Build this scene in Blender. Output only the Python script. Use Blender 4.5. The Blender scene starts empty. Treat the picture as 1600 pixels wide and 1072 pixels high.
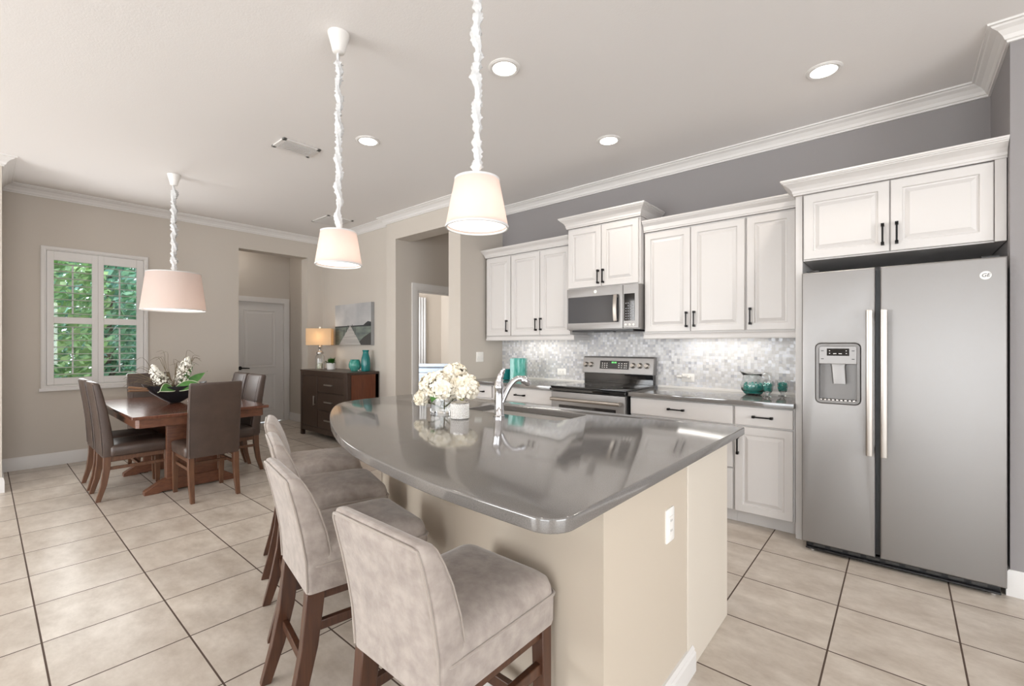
import bpy, bmesh, math, random
from mathutils import Vector, Matrix
random.seed(7)
C = bpy.context.scene.collection
SC = bpy.context.scene
PI = math.pi

# ------------------------------------------------------------------ camera, light, exposure
cam_d = bpy.data.cameras.new('camera'); cam = bpy.data.objects.new('camera', cam_d); C.objects.link(cam)
cam.location = (0, 0, 1.30); cam.rotation_euler = (PI/2, 0, math.radians(40.6))
cam_d.sensor_fit = 'HORIZONTAL'; cam_d.sensor_width = 36.0; cam_d.lens = 709.0/1600*36.0
cam_d.shift_y = 2.5/1600; cam_d.clip_start = 0.05
SC.camera = cam
SC.view_settings.view_transform = 'Standard'; SC.view_settings.look = 'None'
SC.view_settings.gamma = 1.0; SC.view_settings.use_curve_mapping = False
SC.view_settings.exposure = 0.10
world = bpy.data.worlds.new('sky'); SC.world = world; world.use_nodes = True
bg = world.node_tree.nodes['Background']
bg.inputs[0].default_value = (0.84, 0.92, 1.0, 1); bg.inputs[1].default_value = 4.2

def light(name, kind, loc, power, color=(1, 1, 1), size=(1, 1), rot=(0, 0, 0), **kw):
    d = bpy.data.lights.new(name, kind); o = bpy.data.objects.new(name, d); C.objects.link(o)
    o.location = loc; o.rotation_euler = rot; d.energy = power; d.color = color
    if kind == 'AREA':
        d.shape = 'RECTANGLE'; d.size, d.size_y = size
    for k, v in kw.items(): setattr(d, k, v)
    return o
DAY = (1.0, 0.99, 0.98); WARM = (1.0, 0.93, 0.86)
# daylight through the sliding doors behind the camera, the side windows and the bedroom window
light('daylight_rear', 'AREA', (-3.9, -4.05, 1.35), 160, DAY, (3.4, 2.3), (PI/2, 0, 0))
light('daylight_rear', 'AREA', (1.1, -4.05, 1.35), 64, DAY, (3.4, 2.3), (PI/2, 0, 0))
light('daylight_side', 'AREA', (4.15, -0.3, 1.35), 88, (1, .965, .93), (3.4, 2.3), (PI/2, 0, PI/2))
light('daylight_shutter', 'AREA', (-6.80, 0.85, 1.6), 16, DAY, (0.8, 1.3), (PI/2, 0, -PI/2))
light('hall_fill', 'POINT', (-7.6, 2.4, 2.75), 5, WARM, shadow_soft_size=.12)  # unseen light added to brighten the dark hall
light('passage_fill', 'POINT', (-4.4, 5.0, 2.8), 2.2, WARM, shadow_soft_size=.12)  # added fill without a fixture, lifts the passage walls
light('daylight_bedroom', 'AREA', (-6.6, 4.2, 1.9), 65, DAY, (1.2, 1.2), (PI/2, 0, 0.35))

# ------------------------------------------------------------------ materials
def lin(c):
    return tuple(((v/255)/12.92 if v/255 <= .04045 else ((v/255+.055)/1.055)**2.4) for v in c) + (1,)
def mth(nt, op, a, b=None, c=None):
    n = nt.nodes.new('ShaderNodeMath'); n.operation = op
    for i, v in enumerate((a, b, c)):
        if v is None: continue
        if isinstance(v, (int, float)): n.inputs[i].default_value = v
        else: nt.links.new(v, n.inputs[i])
    return n.outputs[0]
def mixc(nt, f, a, b):
    n = nt.nodes.new('ShaderNodeMix'); n.data_type = 'RGBA'
    for s, v in ((n.inputs[0], f), (n.inputs[6], a), (n.inputs[7], b)):
        if isinstance(v, (int, float, tuple)): s.default_value = v
        else: nt.links.new(v, s)
    return n.outputs[2]
def M(name, rgb, rough=.5, metal=0, var=None, bump=None, stretch=(1, 1, 1), coords='Object', **kw):
    m = bpy.data.materials.new(name); m.use_nodes = True; nt = m.node_tree
    p = nt.nodes['Principled BSDF']
    p.inputs['Base Color'].default_value = lin(rgb); p.inputs['Roughness'].default_value = rough
    p.inputs['Metallic'].default_value = metal
    for k, v in kw.items(): p.inputs[k].default_value = v
    if var or bump:
        tc = nt.nodes.new('ShaderNodeTexCoord'); mp = nt.nodes.new('ShaderNodeMapping')
        mp.inputs['Scale'].default_value = stretch; nt.links.new(tc.outputs[coords], mp.inputs[0])
    if var:      # (second colour, scale, detail)
        nz = nt.nodes.new('ShaderNodeTexNoise'); nz.inputs['Scale'].default_value = var[1]
        nz.inputs['Detail'].default_value = var[2]; nt.links.new(mp.outputs[0], nz.inputs[0])
        rp = nt.nodes.new('ShaderNodeMapRange'); rp.inputs[1].default_value = .32; rp.inputs[2].default_value = .68
        nt.links.new(nz.outputs[0], rp.inputs[0])
        nt.links.new(mixc(nt, rp.outputs[0], lin(rgb), lin(var[0])), p.inputs['Base Color'])
    if bump:     # (scale, strength)
        nb = nt.nodes.new('ShaderNodeTexNoise'); nb.inputs['Scale'].default_value = bump[0]; nb.inputs['Detail'].default_value = 4
        nt.links.new(mp.outputs[0], nb.inputs[0])
        bn = nt.nodes.new('ShaderNodeBump'); bn.inputs['Strength'].default_value = bump[1]; bn.inputs['Distance'].default_value = .01
        nt.links.new(nb.outputs[0], bn.inputs['Height']); nt.links.new(bn.outputs[0], p.inputs['Normal'])
    return m
def glass(name, rgb, rough=0.0, ior=1.45):
    return M(name, rgb, rough, **{'Transmission Weight': 1.0, 'IOR': ior})
def emit(name, rgb, s):
    return M(name, rgb, .6, **{'Emission Color': lin(rgb), 'Emission Strength': s})

m_greige = M('greige_paint', (199, 191, 181), .85, bump=(160, .04))
m_grey = M('grey_paint', (144, 140, 140), .8, bump=(160, .04))
m_ceil = M('ceiling_paint', (231, 228, 226), .9, bump=(120, .08))
m_trim = M('trim_paint', (220, 217, 214), .45)
m_cab = M('cabinet_paint', (211, 207, 204), .38)
m_cream = M('island_paint', (199, 187, 171), .6)
m_cream2 = M('island_panel_paint', (214, 205, 192), .5)
m_black = M('black_iron', (28, 26, 26), .4, .6)
m_dark = M('dark_plastic', (22, 22, 24), .35)
m_counter = M('quartz', (103, 100, 97), .08, var=((120, 116, 113), 420, 2), bump=None, **{'IOR': 2.0})
m_steel = M('slate_steel', (150, 147, 145), .42, .75, bump=(30, .02), stretch=(1, 1, 60))
m_steel2 = M('bright_steel', (172, 165, 158), .3, .9)
m_sinksteel = M('sink_steel', (206, 202, 198), .3, .35)
m_chrome = M('chrome', (215, 215, 218), .06, 1)
m_nickel = M('nickel', (190, 185, 180), .28, .9)
m_blackglass = M('black_glass', (16, 17, 20), .06, **{'Coat Weight': .5})
m_ovenglass = M('oven_glass', (44, 42, 42), .06)
m_velvet = M('velvet', (148, 137, 130), .85, var=((171, 160, 152), 26, 7), bump=(90, .15), **{'Sheen Weight': .35, 'Sheen Roughness': .4})
m_pipe = M('velvet_piping', (156, 145, 136), .8, **{'Sheen Weight': .4})
m_walnut = M('walnut', (84, 53, 36), .32, var=((64, 39, 28), 6, 4), stretch=(12, 12, 1))
m_leather = M('leather', (78, 63, 55), .38, var=((68, 54, 47), 9, 3), bump=(140, .12))
m_oakleg = M('brown_wood', (108, 74, 52), .35, var=((86, 56, 40), 6, 4), stretch=(10, 10, 1))
m_table = M('cherry_wood', (108, 68, 50), .2, var=((92, 52, 38), 5, 5), stretch=(2, 14, 2), **{'Coat Weight': .4, 'Coat Roughness': .1})
m_table2 = M('cherry_apron', (114, 73, 52), .3, var=((92, 57, 41), 5, 5), stretch=(2, 4, 14))
m_espresso = M('espresso_wood', (72, 56, 47), .35, var=((58, 44, 37), 7, 5), stretch=(14, 14, 1))
m_espresso2 = M('reddish_side', (112, 64, 42), .3, var=((88, 48, 32), 7, 5), stretch=(14, 14, 1))  # redder and lighter than the sideboard front
m_glass = glass('clear_glass', (250, 252, 252))
m_tealglass = M('teal_glass', (30, 150, 150), .08, **{'Transmission Weight': .45})
m_teal2 = M('teal_green_glass', (44, 160, 146), .1, var=((120, 205, 192), 22, 4), stretch=(1.5, 1.5, .5), **{'Transmission Weight': .35})
m_tealbead = M('teal_beads', (18, 150, 140), .12, **{'Coat Weight': .6})
m_wax = M('cream_wax', (232, 222, 190), .5, **{'Subsurface Weight': .2})
m_white = M('white_ceramic', (235, 232, 228), .3)
m_plate = M('white_plastic', (238, 235, 230), .4)
m_fabricw = M('white_cloth', (216, 216, 216), .8, bump=(60, .2))
m_petal = M('hydrangea_petal', (253, 248, 236), .6, var=((250, 240, 218), 30, 2))
m_petal2 = M('white_blossom', (252, 249, 238), .6)
m_leaf = M('leaf_green', (44, 92, 38), .4, var=((74, 128, 52), 12, 3))
m_leafy = M('leaf_yellow', (140, 140, 60), .5)
m_leafedge = M('leaf_pale', (206, 214, 186), .45)
m_stem = M('stem', (92, 96, 58), .6)
m_twig = M('dry_twig', (170, 132, 102), .7)
m_grass = M('dry_grass', (110, 96, 72), .7)
m_bowl = M('charcoal_ceramic', (44, 44, 48), .28)
m_soil = M('soil', (50, 40, 32), .9)
m_bluewood = M('pale_blue_paint', (196, 210, 226), .5)
m_bark = M('bark', (70, 58, 46), .9)
m_tree = M('tree_leaf', (96, 146, 96), .4, var=((176, 208, 138), 4, 3))
m_tree2 = M('tree_leaf_blue', (84, 136, 132), .4, var=((150, 196, 150), 4, 3))
m_lawn = M('lawn', (84, 112, 62), .9, var=((66, 96, 52), 6, 4))
m_emit = emit('lamp_glow', (255, 250, 242), 5.0)
m_bulb = emit('diffuser_glow', (255, 248, 238), 1.5)
m_disp = emit('green_display', (110, 220, 120), 1.2)

def shade_mat(name, rgb, glow):
    m = bpy.data.materials.new(name); m.use_nodes = True; nt = m.node_tree; nt.nodes.clear()
    out = nt.nodes.new('ShaderNodeOutputMaterial')
    d = nt.nodes.new('ShaderNodeBsdfDiffuse'); d.inputs[0].default_value = lin(rgb)
    t = nt.nodes.new('ShaderNodeBsdfTranslucent'); t.inputs[0].default_value = lin(glow)
    tc = nt.nodes.new('ShaderNodeTexCoord')
    wv = nt.nodes.new('ShaderNodeTexNoise'); wv.inputs['Scale'].default_value = 240
    nt.links.new(tc.outputs['Object'], wv.inputs[0])
    bn = nt.nodes.new('ShaderNodeBump'); bn.inputs['Strength'].default_value = .15; bn.inputs['Distance'].default_value = .002
    nt.links.new(wv.outputs[0], bn.inputs['Height']); nt.links.new(bn.outputs[0], d.inputs['Normal'])
    mx = nt.nodes.new('ShaderNodeMixShader'); mx.inputs[0].default_value = .45
    nt.links.new(d.outputs[0], mx.inputs[1]); nt.links.new(t.outputs[0], mx.inputs[2])
    nt.links.new(mx.outputs[0], out.inputs[0]); return m
m_shade = shade_mat('linen_shade', (216, 207, 203), (250, 237, 230))
m_shade2 = shade_mat('cream_shade', (226, 208, 180), (250, 226, 192))

def tile_floor():
    m = bpy.data.materials.new('floor_tile'); m.use_nodes = True; nt = m.node_tree; p = nt.nodes['Principled BSDF']
    g = nt.nodes.new('ShaderNodeNewGeometry'); s = nt.nodes.new('ShaderNodeSeparateXYZ'); nt.links.new(g.outputs['Position'], s.inputs[0])
    P = .4339
    u = mth(nt, 'DIVIDE', mth(nt, 'SUBTRACT', s.outputs[0], -.2377), P); v = mth(nt, 'DIVIDE', mth(nt, 'SUBTRACT', s.outputs[1], .1676), P)
    def edge(t, w):
        f = mth(nt, 'FRACT', t); d = mth(nt, 'MINIMUM', f, mth(nt, 'SUBTRACT', 1.0, f))
        return mth(nt, 'LESS_THAN', d, w/P/2)
    grout = mth(nt, 'MAXIMUM', edge(u, .0068), edge(v, .0068))
    cb = nt.nodes.new('ShaderNodeCombineXYZ'); nt.links.new(mth(nt, 'FLOOR', u), cb.inputs[0]); nt.links.new(mth(nt, 'FLOOR', v), cb.inputs[1])
    wn = nt.nodes.new('ShaderNodeTexWhiteNoise'); nt.links.new(cb.outputs[0], wn.inputs[0])
    # each tile gets its own patch of cloudy stone pattern
    off = nt.nodes.new('ShaderNodeVectorMath'); off.operation = 'SCALE'; nt.links.new(wn.outputs['Color'], off.inputs[0]); off.inputs['Scale'].default_value = 20
    add = nt.nodes.new('ShaderNodeVectorMath'); add.operation = 'ADD'; nt.links.new(g.outputs['Position'], add.inputs[0]); nt.links.new(off.outputs[0], add.inputs[1])
    mp = nt.nodes.new('ShaderNodeMapping'); mp.inputs['Scale'].default_value = (1, 1.6, 1); nt.links.new(add.outputs[0], mp.inputs[0])
    nz = nt.nodes.new('ShaderNodeTexNoise'); nz.inputs['Scale'].default_value = 5; nz.inputs['Detail'].default_value = 8; nz.inputs['Roughness'].default_value = .68
    nt.links.new(mp.outputs[0], nz.inputs[0])
    rp = nt.nodes.new('ShaderNodeValToRGB'); rp.color_ramp.elements[0].position = .28; rp.color_ramp.elements[1].position = .72
    rp.color_ramp.elements[0].color = lin((172, 159, 145)); rp.color_ramp.elements[1].color = lin((213, 204, 193))
    nt.links.new(nz.outputs[0], rp.inputs[0])
    br = nt.nodes.new('ShaderNodeMixRGB'); br.blend_type = 'MULTIPLY'; br.inputs[0].default_value = 1
    vv = mth(nt, 'ADD', mth(nt, 'MULTIPLY', wn.outputs['Value'], .07), .95)
    cc = nt.nodes.new('ShaderNodeCombineXYZ'); [nt.links.new(vv, cc.inputs[i]) for i in range(3)]
    nt.links.new(rp.outputs[0], br.inputs[1]); nt.links.new(cc.outputs[0], br.inputs[2])
    nt.links.new(mixc(nt, grout, br.outputs[0], lin((74, 58, 48))), p.inputs['Base Color'])
    nt.links.new(mth(nt, 'ADD', mth(nt, 'MULTIPLY', grout, .5), .3), p.inputs['Roughness'])
    bn = nt.nodes.new('ShaderNodeBump'); bn.inputs['Strength'].default_value = .3; bn.inputs['Distance'].default_value = .003
    nt.links.new(mth(nt, 'SUBTRACT', mth(nt, 'MULTIPLY', nz.outputs[0], .2), grout), bn.inputs['Height']); nt.links.new(bn.outputs[0], p.inputs['Normal'])
    return m
def mosaic():
    m = bpy.data.materials.new('pearl_mosaic'); m.use_nodes = True; nt = m.node_tree; p = nt.nodes['Principled BSDF']
    g = nt.nodes.new('ShaderNodeNewGeometry'); s = nt.nodes.new('ShaderNodeSeparateXYZ'); nt.links.new(g.outputs['Position'], s.inputs[0])
    P = .0255
    u = mth(nt, 'DIVIDE', s.outputs[0], P); v = mth(nt, 'DIVIDE', s.outputs[2], P)
    def edge(t):
        f = mth(nt, 'FRACT', t); return mth(nt, 'LESS_THAN', mth(nt, 'MINIMUM', f, mth(nt, 'SUBTRACT', 1.0, f)), .05)
    grout = mth(nt, 'MAXIMUM', edge(u), edge(v))
    cb = nt.nodes.new('ShaderNodeCombineXYZ'); nt.links.new(mth(nt, 'FLOOR', u), cb.inputs[0]); nt.links.new(mth(nt, 'FLOOR', v), cb.inputs[1])
    wn = nt.nodes.new('ShaderNodeTexWhiteNoise'); nt.links.new(cb.outputs[0], wn.inputs[0])
    rp = nt.nodes.new('ShaderNodeValToRGB'); e = rp.color_ramp.elements
    e[0].color = lin((180, 181, 188)); e[1].color = lin((218, 218, 222)); a = e.new(.35); a.color = lin((194, 193, 194)); b = e.new(.7); b.color = lin((204, 202, 200))
    nt.links.new(wn.outputs['Value'], rp.inputs[0])
    nt.links.new(mixc(nt, grout, rp.outputs[0], lin((196, 193, 190))), p.inputs['Base Color'])
    nt.links.new(mth(nt, 'ADD', mth(nt, 'MULTIPLY', wn.outputs['Value'], .25), .12), p.inputs['Roughness'])
    # pearl: every chip is tilted a little
    nm = nt.nodes.new('ShaderNodeVectorMath'); nm.operation = 'SUBTRACT'; nt.links.new(wn.outputs['Color'], nm.inputs[0]); nm.inputs[1].default_value = (.5, .5, .5)
    sc = nt.nodes.new('ShaderNodeVectorMath'); sc.operation = 'SCALE'; nt.links.new(nm.outputs[0], sc.inputs[0]); sc.inputs['Scale'].default_value = .12
    ad = nt.nodes.new('ShaderNodeVectorMath'); ad.operation = 'ADD'; nt.links.new(g.outputs['Normal'], ad.inputs[0]); nt.links.new(sc.outputs[0], ad.inputs[1])
    no = nt.nodes.new('ShaderNodeVectorMath'); no.operation = 'NORMALIZE'; nt.links.new(ad.outputs[0], no.inputs[0]); nt.links.new(no.outputs[0], p.inputs['Normal'])
    return m
m_floor = tile_floor(); m_mosaic = mosaic()

# ------------------------------------------------------------------ geometry helpers
class MB:
    def __init__(s): s.bm = bmesh.new()
    def box(s, x0, x1, y0, y1, z0, z1):
        v = [s.bm.verts.new(p) for p in ((x0,y0,z0),(x1,y0,z0),(x1,y1,z0),(x0,y1,z0),(x0,y0,z1),(x1,y0,z1),(x1,y1,z1),(x0,y1,z1))]
        for f in ((0,3,2,1),(4,5,6,7),(0,1,5,4),(1,2,6,5),(2,3,7,6),(3,0,4,7)): s.bm.faces.new([v[i] for i in f])
        return s
    def loft(s, rings, cap=True, closed=True):
        R = [[s.bm.verts.new(p) for p in r] for r in rings]; n = len(R[0])
        for a, b in zip(R, R[1:]):
            for i in range(n if closed else n-1):
                s.bm.faces.new((a[i], a[(i+1) % n], b[(i+1) % n], b[i]))
        if cap and closed:
            s.bm.faces.new(list(reversed(R[0]))); s.bm.faces.new(R[-1])
        return s
    def prism(s, pts, z0, z1):
        return s.loft([[(x, y, z0) for x, y in pts], [(x, y, z1) for x, y in pts]])
    def tube(s, path, r, n=10, cap=True):
        path = [Vector(p) for p in path]; rings = []
        prev = None
        for i, p in enumerate(path):
            t = (path[min(i+1, len(path)-1)]-path[max(i-1, 0)]).normalized()
            if prev is None:
                u = t.orthogonal().normalized()
            else:
                u = (prev - t*prev.dot(t)).normalized()
            prev = u; w = t.cross(u); rr = r[i] if isinstance(r, (list, tuple)) else r
            rings.append([p + u*math.cos(2*PI*k/n)*rr + w*math.sin(2*PI*k/n)*rr for k in range(n)])
        return s.loft(rings, cap)
    def bar(s, path, hw, hd, cap=True):      # square bar mostly along z
        rings = []
        for i, p in enumerate(path):
            a = hw[i] if isinstance(hw, (list, tuple)) else hw; b = hd[i] if isinstance(hd, (list, tuple)) else hd
            rings.append([(p[0]+sx*a, p[1]+sy*b, p[2]) for sx, sy in ((-1,-1),(1,-1),(1,1),(-1,1))])
        if rings[0][0][2] > rings[-1][0][2]: rings.reverse()
        return s.loft(rings, cap)
    def lathe(s, prof, c=(0, 0, 0), n=28, cap=True):
        return s.loft([[(c[0]+r*math.cos(2*PI*k/n), c[1]+r*math.sin(2*PI*k/n), c[2]+z) for k in range(n)] for r, z in prof], cap)
    def ball(s, c, r, n=10, sq=(1, 1, 1)):
        m = Matrix.Translation(c) @ Matrix.Diagonal((r*sq[0], r*sq[1], r*sq[2], 1))
        bmesh.ops.create_icosphere(s.bm, subdivisions=2, radius=1, matrix=m); return s
    def poly(s, pts):
        s.bm.faces.new([s.bm.verts.new(p) for p in pts]); return s
    def panel(s, x0, x1, z0, z1, y, t=.02, frame=.052, flat=False):
        L = [(0, t), (0, .003), (.003, 0)]
        if flat: L += [(.012, 0)]
        else: L += [(frame, 0), (frame+.004, .010), (frame+.012, .011), (frame+.032, .002), (frame+.034, .0005)]
        s.loft([[(x0+i, y+d, z0+i), (x1-i, y+d, z0+i), (x1-i, y+d, z1-i), (x0+i, y+d, z1-i)] for i, d in L]); return s
    def sweep(s, path, prof, right=True, closed=False):   # profile (out, z) swept along a plan path, out to the right of travel
        n = len(path); rings = []
        for i in range(n):
            p = Vector(path[i]); 
            d0 = (p-Vector(path[i-1])).normalized() if (i > 0 or closed) else None
            d1 = (Vector(path[(i+1) % n])-p).normalized() if (i < n-1 or closed) else None
            if d0 is None: d0 = d1
            if d1 is None: d1 = d0
            n0 = Vector((d0.y, -d0.x)); n1 = Vector((d1.y, -d1.x))
            mi = (n0+n1); mi = mi/mi.dot(n0) if mi.length > 1e-6 else n0
            if not right: mi = -mi
            rings.append([(p.x+mi.x*o, p.y+mi.y*o, z) for o, z in prof])
        if closed: rings.append(rings[0])
        return s.loft(rings, cap=not closed)
    def apply(s, m): s.bm.transform(m); return s
    def join(s, o):
        me = bpy.data.meshes.new('t'); o.bm.to_mesh(me); s.bm.from_mesh(me); bpy.data.meshes.remove(me); return s
def rr(cx, cy, hw, hd, r, z, n=4):
    pts = []
    for q, (sx, sy) in enumerate(((1,1),(-1,1),(-1,-1),(1,-1))):
        for k in range(n+1):
            a = q*PI/2 + k*PI/2/n
            pts.append((cx+sx*(hw-r)+r*math.cos(a), cy+sy*(hd-r)+r*math.sin(a), z))
    return pts
def fillet(pts, rad, n=6):
    out = []; N = len(pts)
    for i in range(N):
        p = Vector(pts[i]); a = Vector(pts[i-1])-p; b = Vector(pts[(i+1) % N])-p
        r = rad[i] if isinstance(rad, (list, tuple)) else rad
        if r <= 0: out.append(tuple(p)); continue
        a.normalize(); b.normalize(); ang = a.angle(b); t = r/math.tan(ang/2)
        c = p+(a+b).normalized()*(r/math.sin(ang/2)); s0 = p+a*t-c; s1 = p+b*t-c
        for k in range(n+1):
            v = s0.lerp(s1, k/n).normalized()*r; out.append(tuple(c+v))
    return out
def catmull(pts, n=6):
    out = []; P = [Vector(p) for p in pts]; P = [2*P[0]-P[1]]+P+[2*P[-1]-P[-2]]
    for i in range(1, len(P)-2):
        for k in range(n):
            t = k/n; a, b, c, d = P[i-1:i+3]
            out.append(tuple(.5*((2*b)+(c-a)*t+(2*a-5*b+4*c-d)*t*t+(3*b-a-3*c+d)*t**3)))
    out.append(tuple(P[-2])); return out
def curve_slab(loops, thick, bevel=.004, res=3):
    cu = bpy.data.curves.new('t', 'CURVE'); cu.dimensions = '2D'; cu.fill_mode = 'BOTH'
    cu.extrude = thick/2-bevel; cu.bevel_depth = bevel; cu.bevel_resolution = res; cu.offset = -bevel
    for L in loops:
        sp = cu.splines.new('POLY'); sp.points.add(len(L)-1); sp.use_cyclic_u = True
        for q, p in zip(sp.points, L): q.co = (p[0], p[1], 0, 1)
    o = bpy.data.objects.new('t', cu); C.objects.link(o)
    me = bpy.data.meshes.new_from_object(o.evaluated_get(bpy.context.evaluated_depsgraph_get()))
    mb = MB(); mb.bm.from_mesh(me); bmesh.ops.remove_doubles(mb.bm, verts=mb.bm.verts, dist=1e-5)
    bpy.data.objects.remove(o); bpy.data.curves.remove(cu); bpy.data.meshes.remove(me); return mb
def text_mb(txt, size, depth=.0006):
    cu = bpy.data.curves.new('t', 'FONT'); cu.body = txt; cu.size = size; cu.extrude = depth; cu.align_x = 'CENTER'; cu.align_y = 'CENTER'; cu.shear = .2
    o = bpy.data.objects.new('t', cu); C.objects.link(o)
    me = bpy.data.meshes.new_from_object(o.evaluated_get(bpy.context.evaluated_depsgraph_get()))
    mb = MB(); mb.bm.from_mesh(me); bpy.data.objects.remove(o); bpy.data.curves.remove(cu); bpy.data.meshes.remove(me); return mb
UP = Matrix.Rotation(PI/2, 4, 'X')            # lays a plan shape upright facing -Y
def RZ(a): return Matrix.Rotation(a, 4, 'Z')
def T(x, y, z): return Matrix.Translation((x, y, z))
ORG = {}
def mesh_obj(name, mb, mat, bevel=0, seg=2, ang=35, sub=0):
    bmesh.ops.recalc_face_normals(mb.bm, faces=mb.bm.faces)
    me = bpy.data.meshes.new(name); mb.bm.to_mesh(me); mb.bm.free()
    me.shade_smooth(); me.set_sharp_from_angle(angle=math.radians(ang))
    for m in (mat if isinstance(mat, (list, tuple)) else [mat]): me.materials.append(m)
    o = bpy.data.objects.new(name, me); C.objects.link(o)
    if bevel:
        b = o.modifiers.new('bevel', 'BEVEL'); b.width = bevel; b.segments = seg; b.limit_method = 'ANGLE'; b.angle_limit = math.radians(40)
        b.harden_normals = False
    if sub:
        b = o.modifiers.new('subdiv', 'SUBSURF'); b.levels = sub; b.render_levels = sub
    return o
def tag(o, label, cat, group=None, kind=None):
    o['label'] = label; o['category'] = cat
    if group: o['group'] = group
    if kind: o['kind'] = kind
    return o
def thing(name, label, cat, loc=(0, 0, 0), group=None):
    o = bpy.data.objects.new(name, None); o.empty_display_size = .1; C.objects.link(o); o.location = loc
    ORG[o] = Vector(loc); return tag(o, label, cat, group)
def part(name, mb, mat, parent, label=None, **kw):
    org = ORG[parent]; mb.bm.transform(Matrix.Translation(-org))
    o = mesh_obj(name, mb, mat, **kw); o.parent = parent; ORG[o] = org
    if label: o['label'] = label
    return o
def solo(name, mb, mat, label, cat, group=None, kind=None, **kw):
    v = [x.co for x in mb.bm.verts]
    c = Vector(((min(p.x for p in v)+max(p.x for p in v))/2, (min(p.y for p in v)+max(p.y for p in v))/2, min(p.z for p in v)))
    mb.bm.transform(Matrix.Translation(-c)); o = mesh_obj(name, mb, mat, **kw); o.location = c; ORG[o] = c
    return tag(o, label, cat, group, kind)
def struct(name, mb, mat, parent=None, **kw):
    if parent: return part(name, mb, mat, parent, **kw)
    o = mesh_obj(name, mb, mat, **kw); o['kind'] = 'structure'; ORG[o] = Vector((0, 0, 0)); return o
def copy_tree(o, parent=None, label=None):
    c = o.copy(); C.objects.link(c)
    if parent: c.parent = parent
    if label: c['label'] = label
    for ch in list(o.children): copy_tree(ch, c)
    return c

# ------------------------------------------------------------------ the room
CZ = 2.955; YK = 4.14; XL = -6.94; YN = 3.50; YC = 3.44; XS = -3.70; XW = .43; YW = 3.47
struct('floor', MB().box(-9.2, 4.4, -4.3, 7.2, -.1, 0), m_floor)
struct('ceiling', MB().box(-9.2, 4.4, -4.3, 7.2, CZ, CZ+.1), m_ceil)
w = MB()
w.box(XL-.2, XL, -.6, .44, 0, CZ).box(XL-.2, XL, 1.265, 2.30, 0, CZ).box(XL-.2, XL, .44, 1.265, 0, .86).box(XL-.2, XL, .44, 1.265, 2.315, CZ)
w.box(XL-.2, XL, 2.30, 3.258, 2.635, CZ).box(XL-.2, XL, 3.258, YN, 0, CZ)
struct('wall_left', w, m_greige)
struct('wall_nook', MB().box(XL-.2, -5.116, YN, YN+.17, 0, CZ), m_greige)
struct('wall_column', MB().box(-5.116, -4.91, YC, YC+.23, 0, CZ).box(-4.91, -3.895, YC, YC+.23, 2.652, CZ).box(-3.895, XS, YC, YK+.15, 0, CZ), m_greige)
struct('wall_kitchen', MB().box(XS, XW, YK, YK+.15, 0, CZ), m_grey)
struct('wall_right', MB().box(XW, 4.3, YW, YK+.15, 0, CZ), m_grey)
struct('wall_dining', MB().box(XL, -5.99, -.25, .11, 0, CZ), m_greige)
# behind the camera: sliding door openings
w = MB()
w.box(-6.2, -5.6, -4.3, -4.15, 0, CZ).box(-2.2, -.6, -4.3, -4.15, 0, CZ).box(2.8, 4.3, -4.3, -4.15, 0, CZ).box(-5.6, -2.2, -4.3, -4.15, 2.5, CZ).box(-.6, 2.8, -4.3, -4.15, 2.5, CZ)
struct('wall_rear', w, m_greige)
w = MB(); w.box(4.2, 4.35, -4.3, -2, 0, CZ).box(4.2, 4.35, 1.4, YW, 0, CZ).box(4.2, 4.35, -2, 1.4, 2.5, CZ)
struct('wall_far_right', w, m_greige)
struct('wall_far_left', MB().box(-6.2, -6.0, -4.3, -.25, 0, CZ), m_greige)
for k, (a, b) in enumerate(((-5.6, -2.2), (-.6, 2.8))):
    f = MB(); mid = (a+b)/2
    for x in (a, mid-.03, b-.06): f.box(x, x+.06, -4.25, -4.18, 0, 2.5)
    f.box(a, b, -4.25, -4.18, 2.44, 2.5).box(a, b, -4.25, -4.18, 0, .06)
    d = struct('door_%d' % (k+3), f, m_trim)
    struct('pane', MB().box(a+.05, b-.05, -4.22, -4.214, .05, 2.45), m_glass, d)
# left hall
struct('wall_hall', MB().box(-8.2, -8.05, 1.6, 3.47, 2.06, CZ).box(-8.2, -8.05, 1.6, 2.60, 0, 2.06).box(-8.2, -8.05, 3.385, 3.47, 0, 2.06)
       .box(-8.2, XL-.2, 3.47, 3.67, 0, CZ).box(-8.05, XL-.2, 1.6, 1.7, 0, CZ), m_greige)
# passage and bedroom behind the column
struct('wall_passage', MB().box(-5.03, -4.91, YC+.23, 3.80, 0, CZ).box(-5.03, -4.91, 3.80, 4.62, 2.03, CZ).box(-5.03, -4.91, 4.62, 6.0, 0, CZ)
       .box(-5.03, -3.7, 6.0, 6.1, 0, CZ).box(-3.895, -3.7, YK+.15, 6.0, 0, CZ), m_greige)
struct('wall_bedroom', MB().box(-7.95, -7.8, 3.67, 6.8, 0, CZ).box(-7.95, -4.91, 6.67, 6.8, 0, CZ).box(-5.03, -4.91, 6.0, 6.67, 0, CZ), m_greige)

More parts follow.
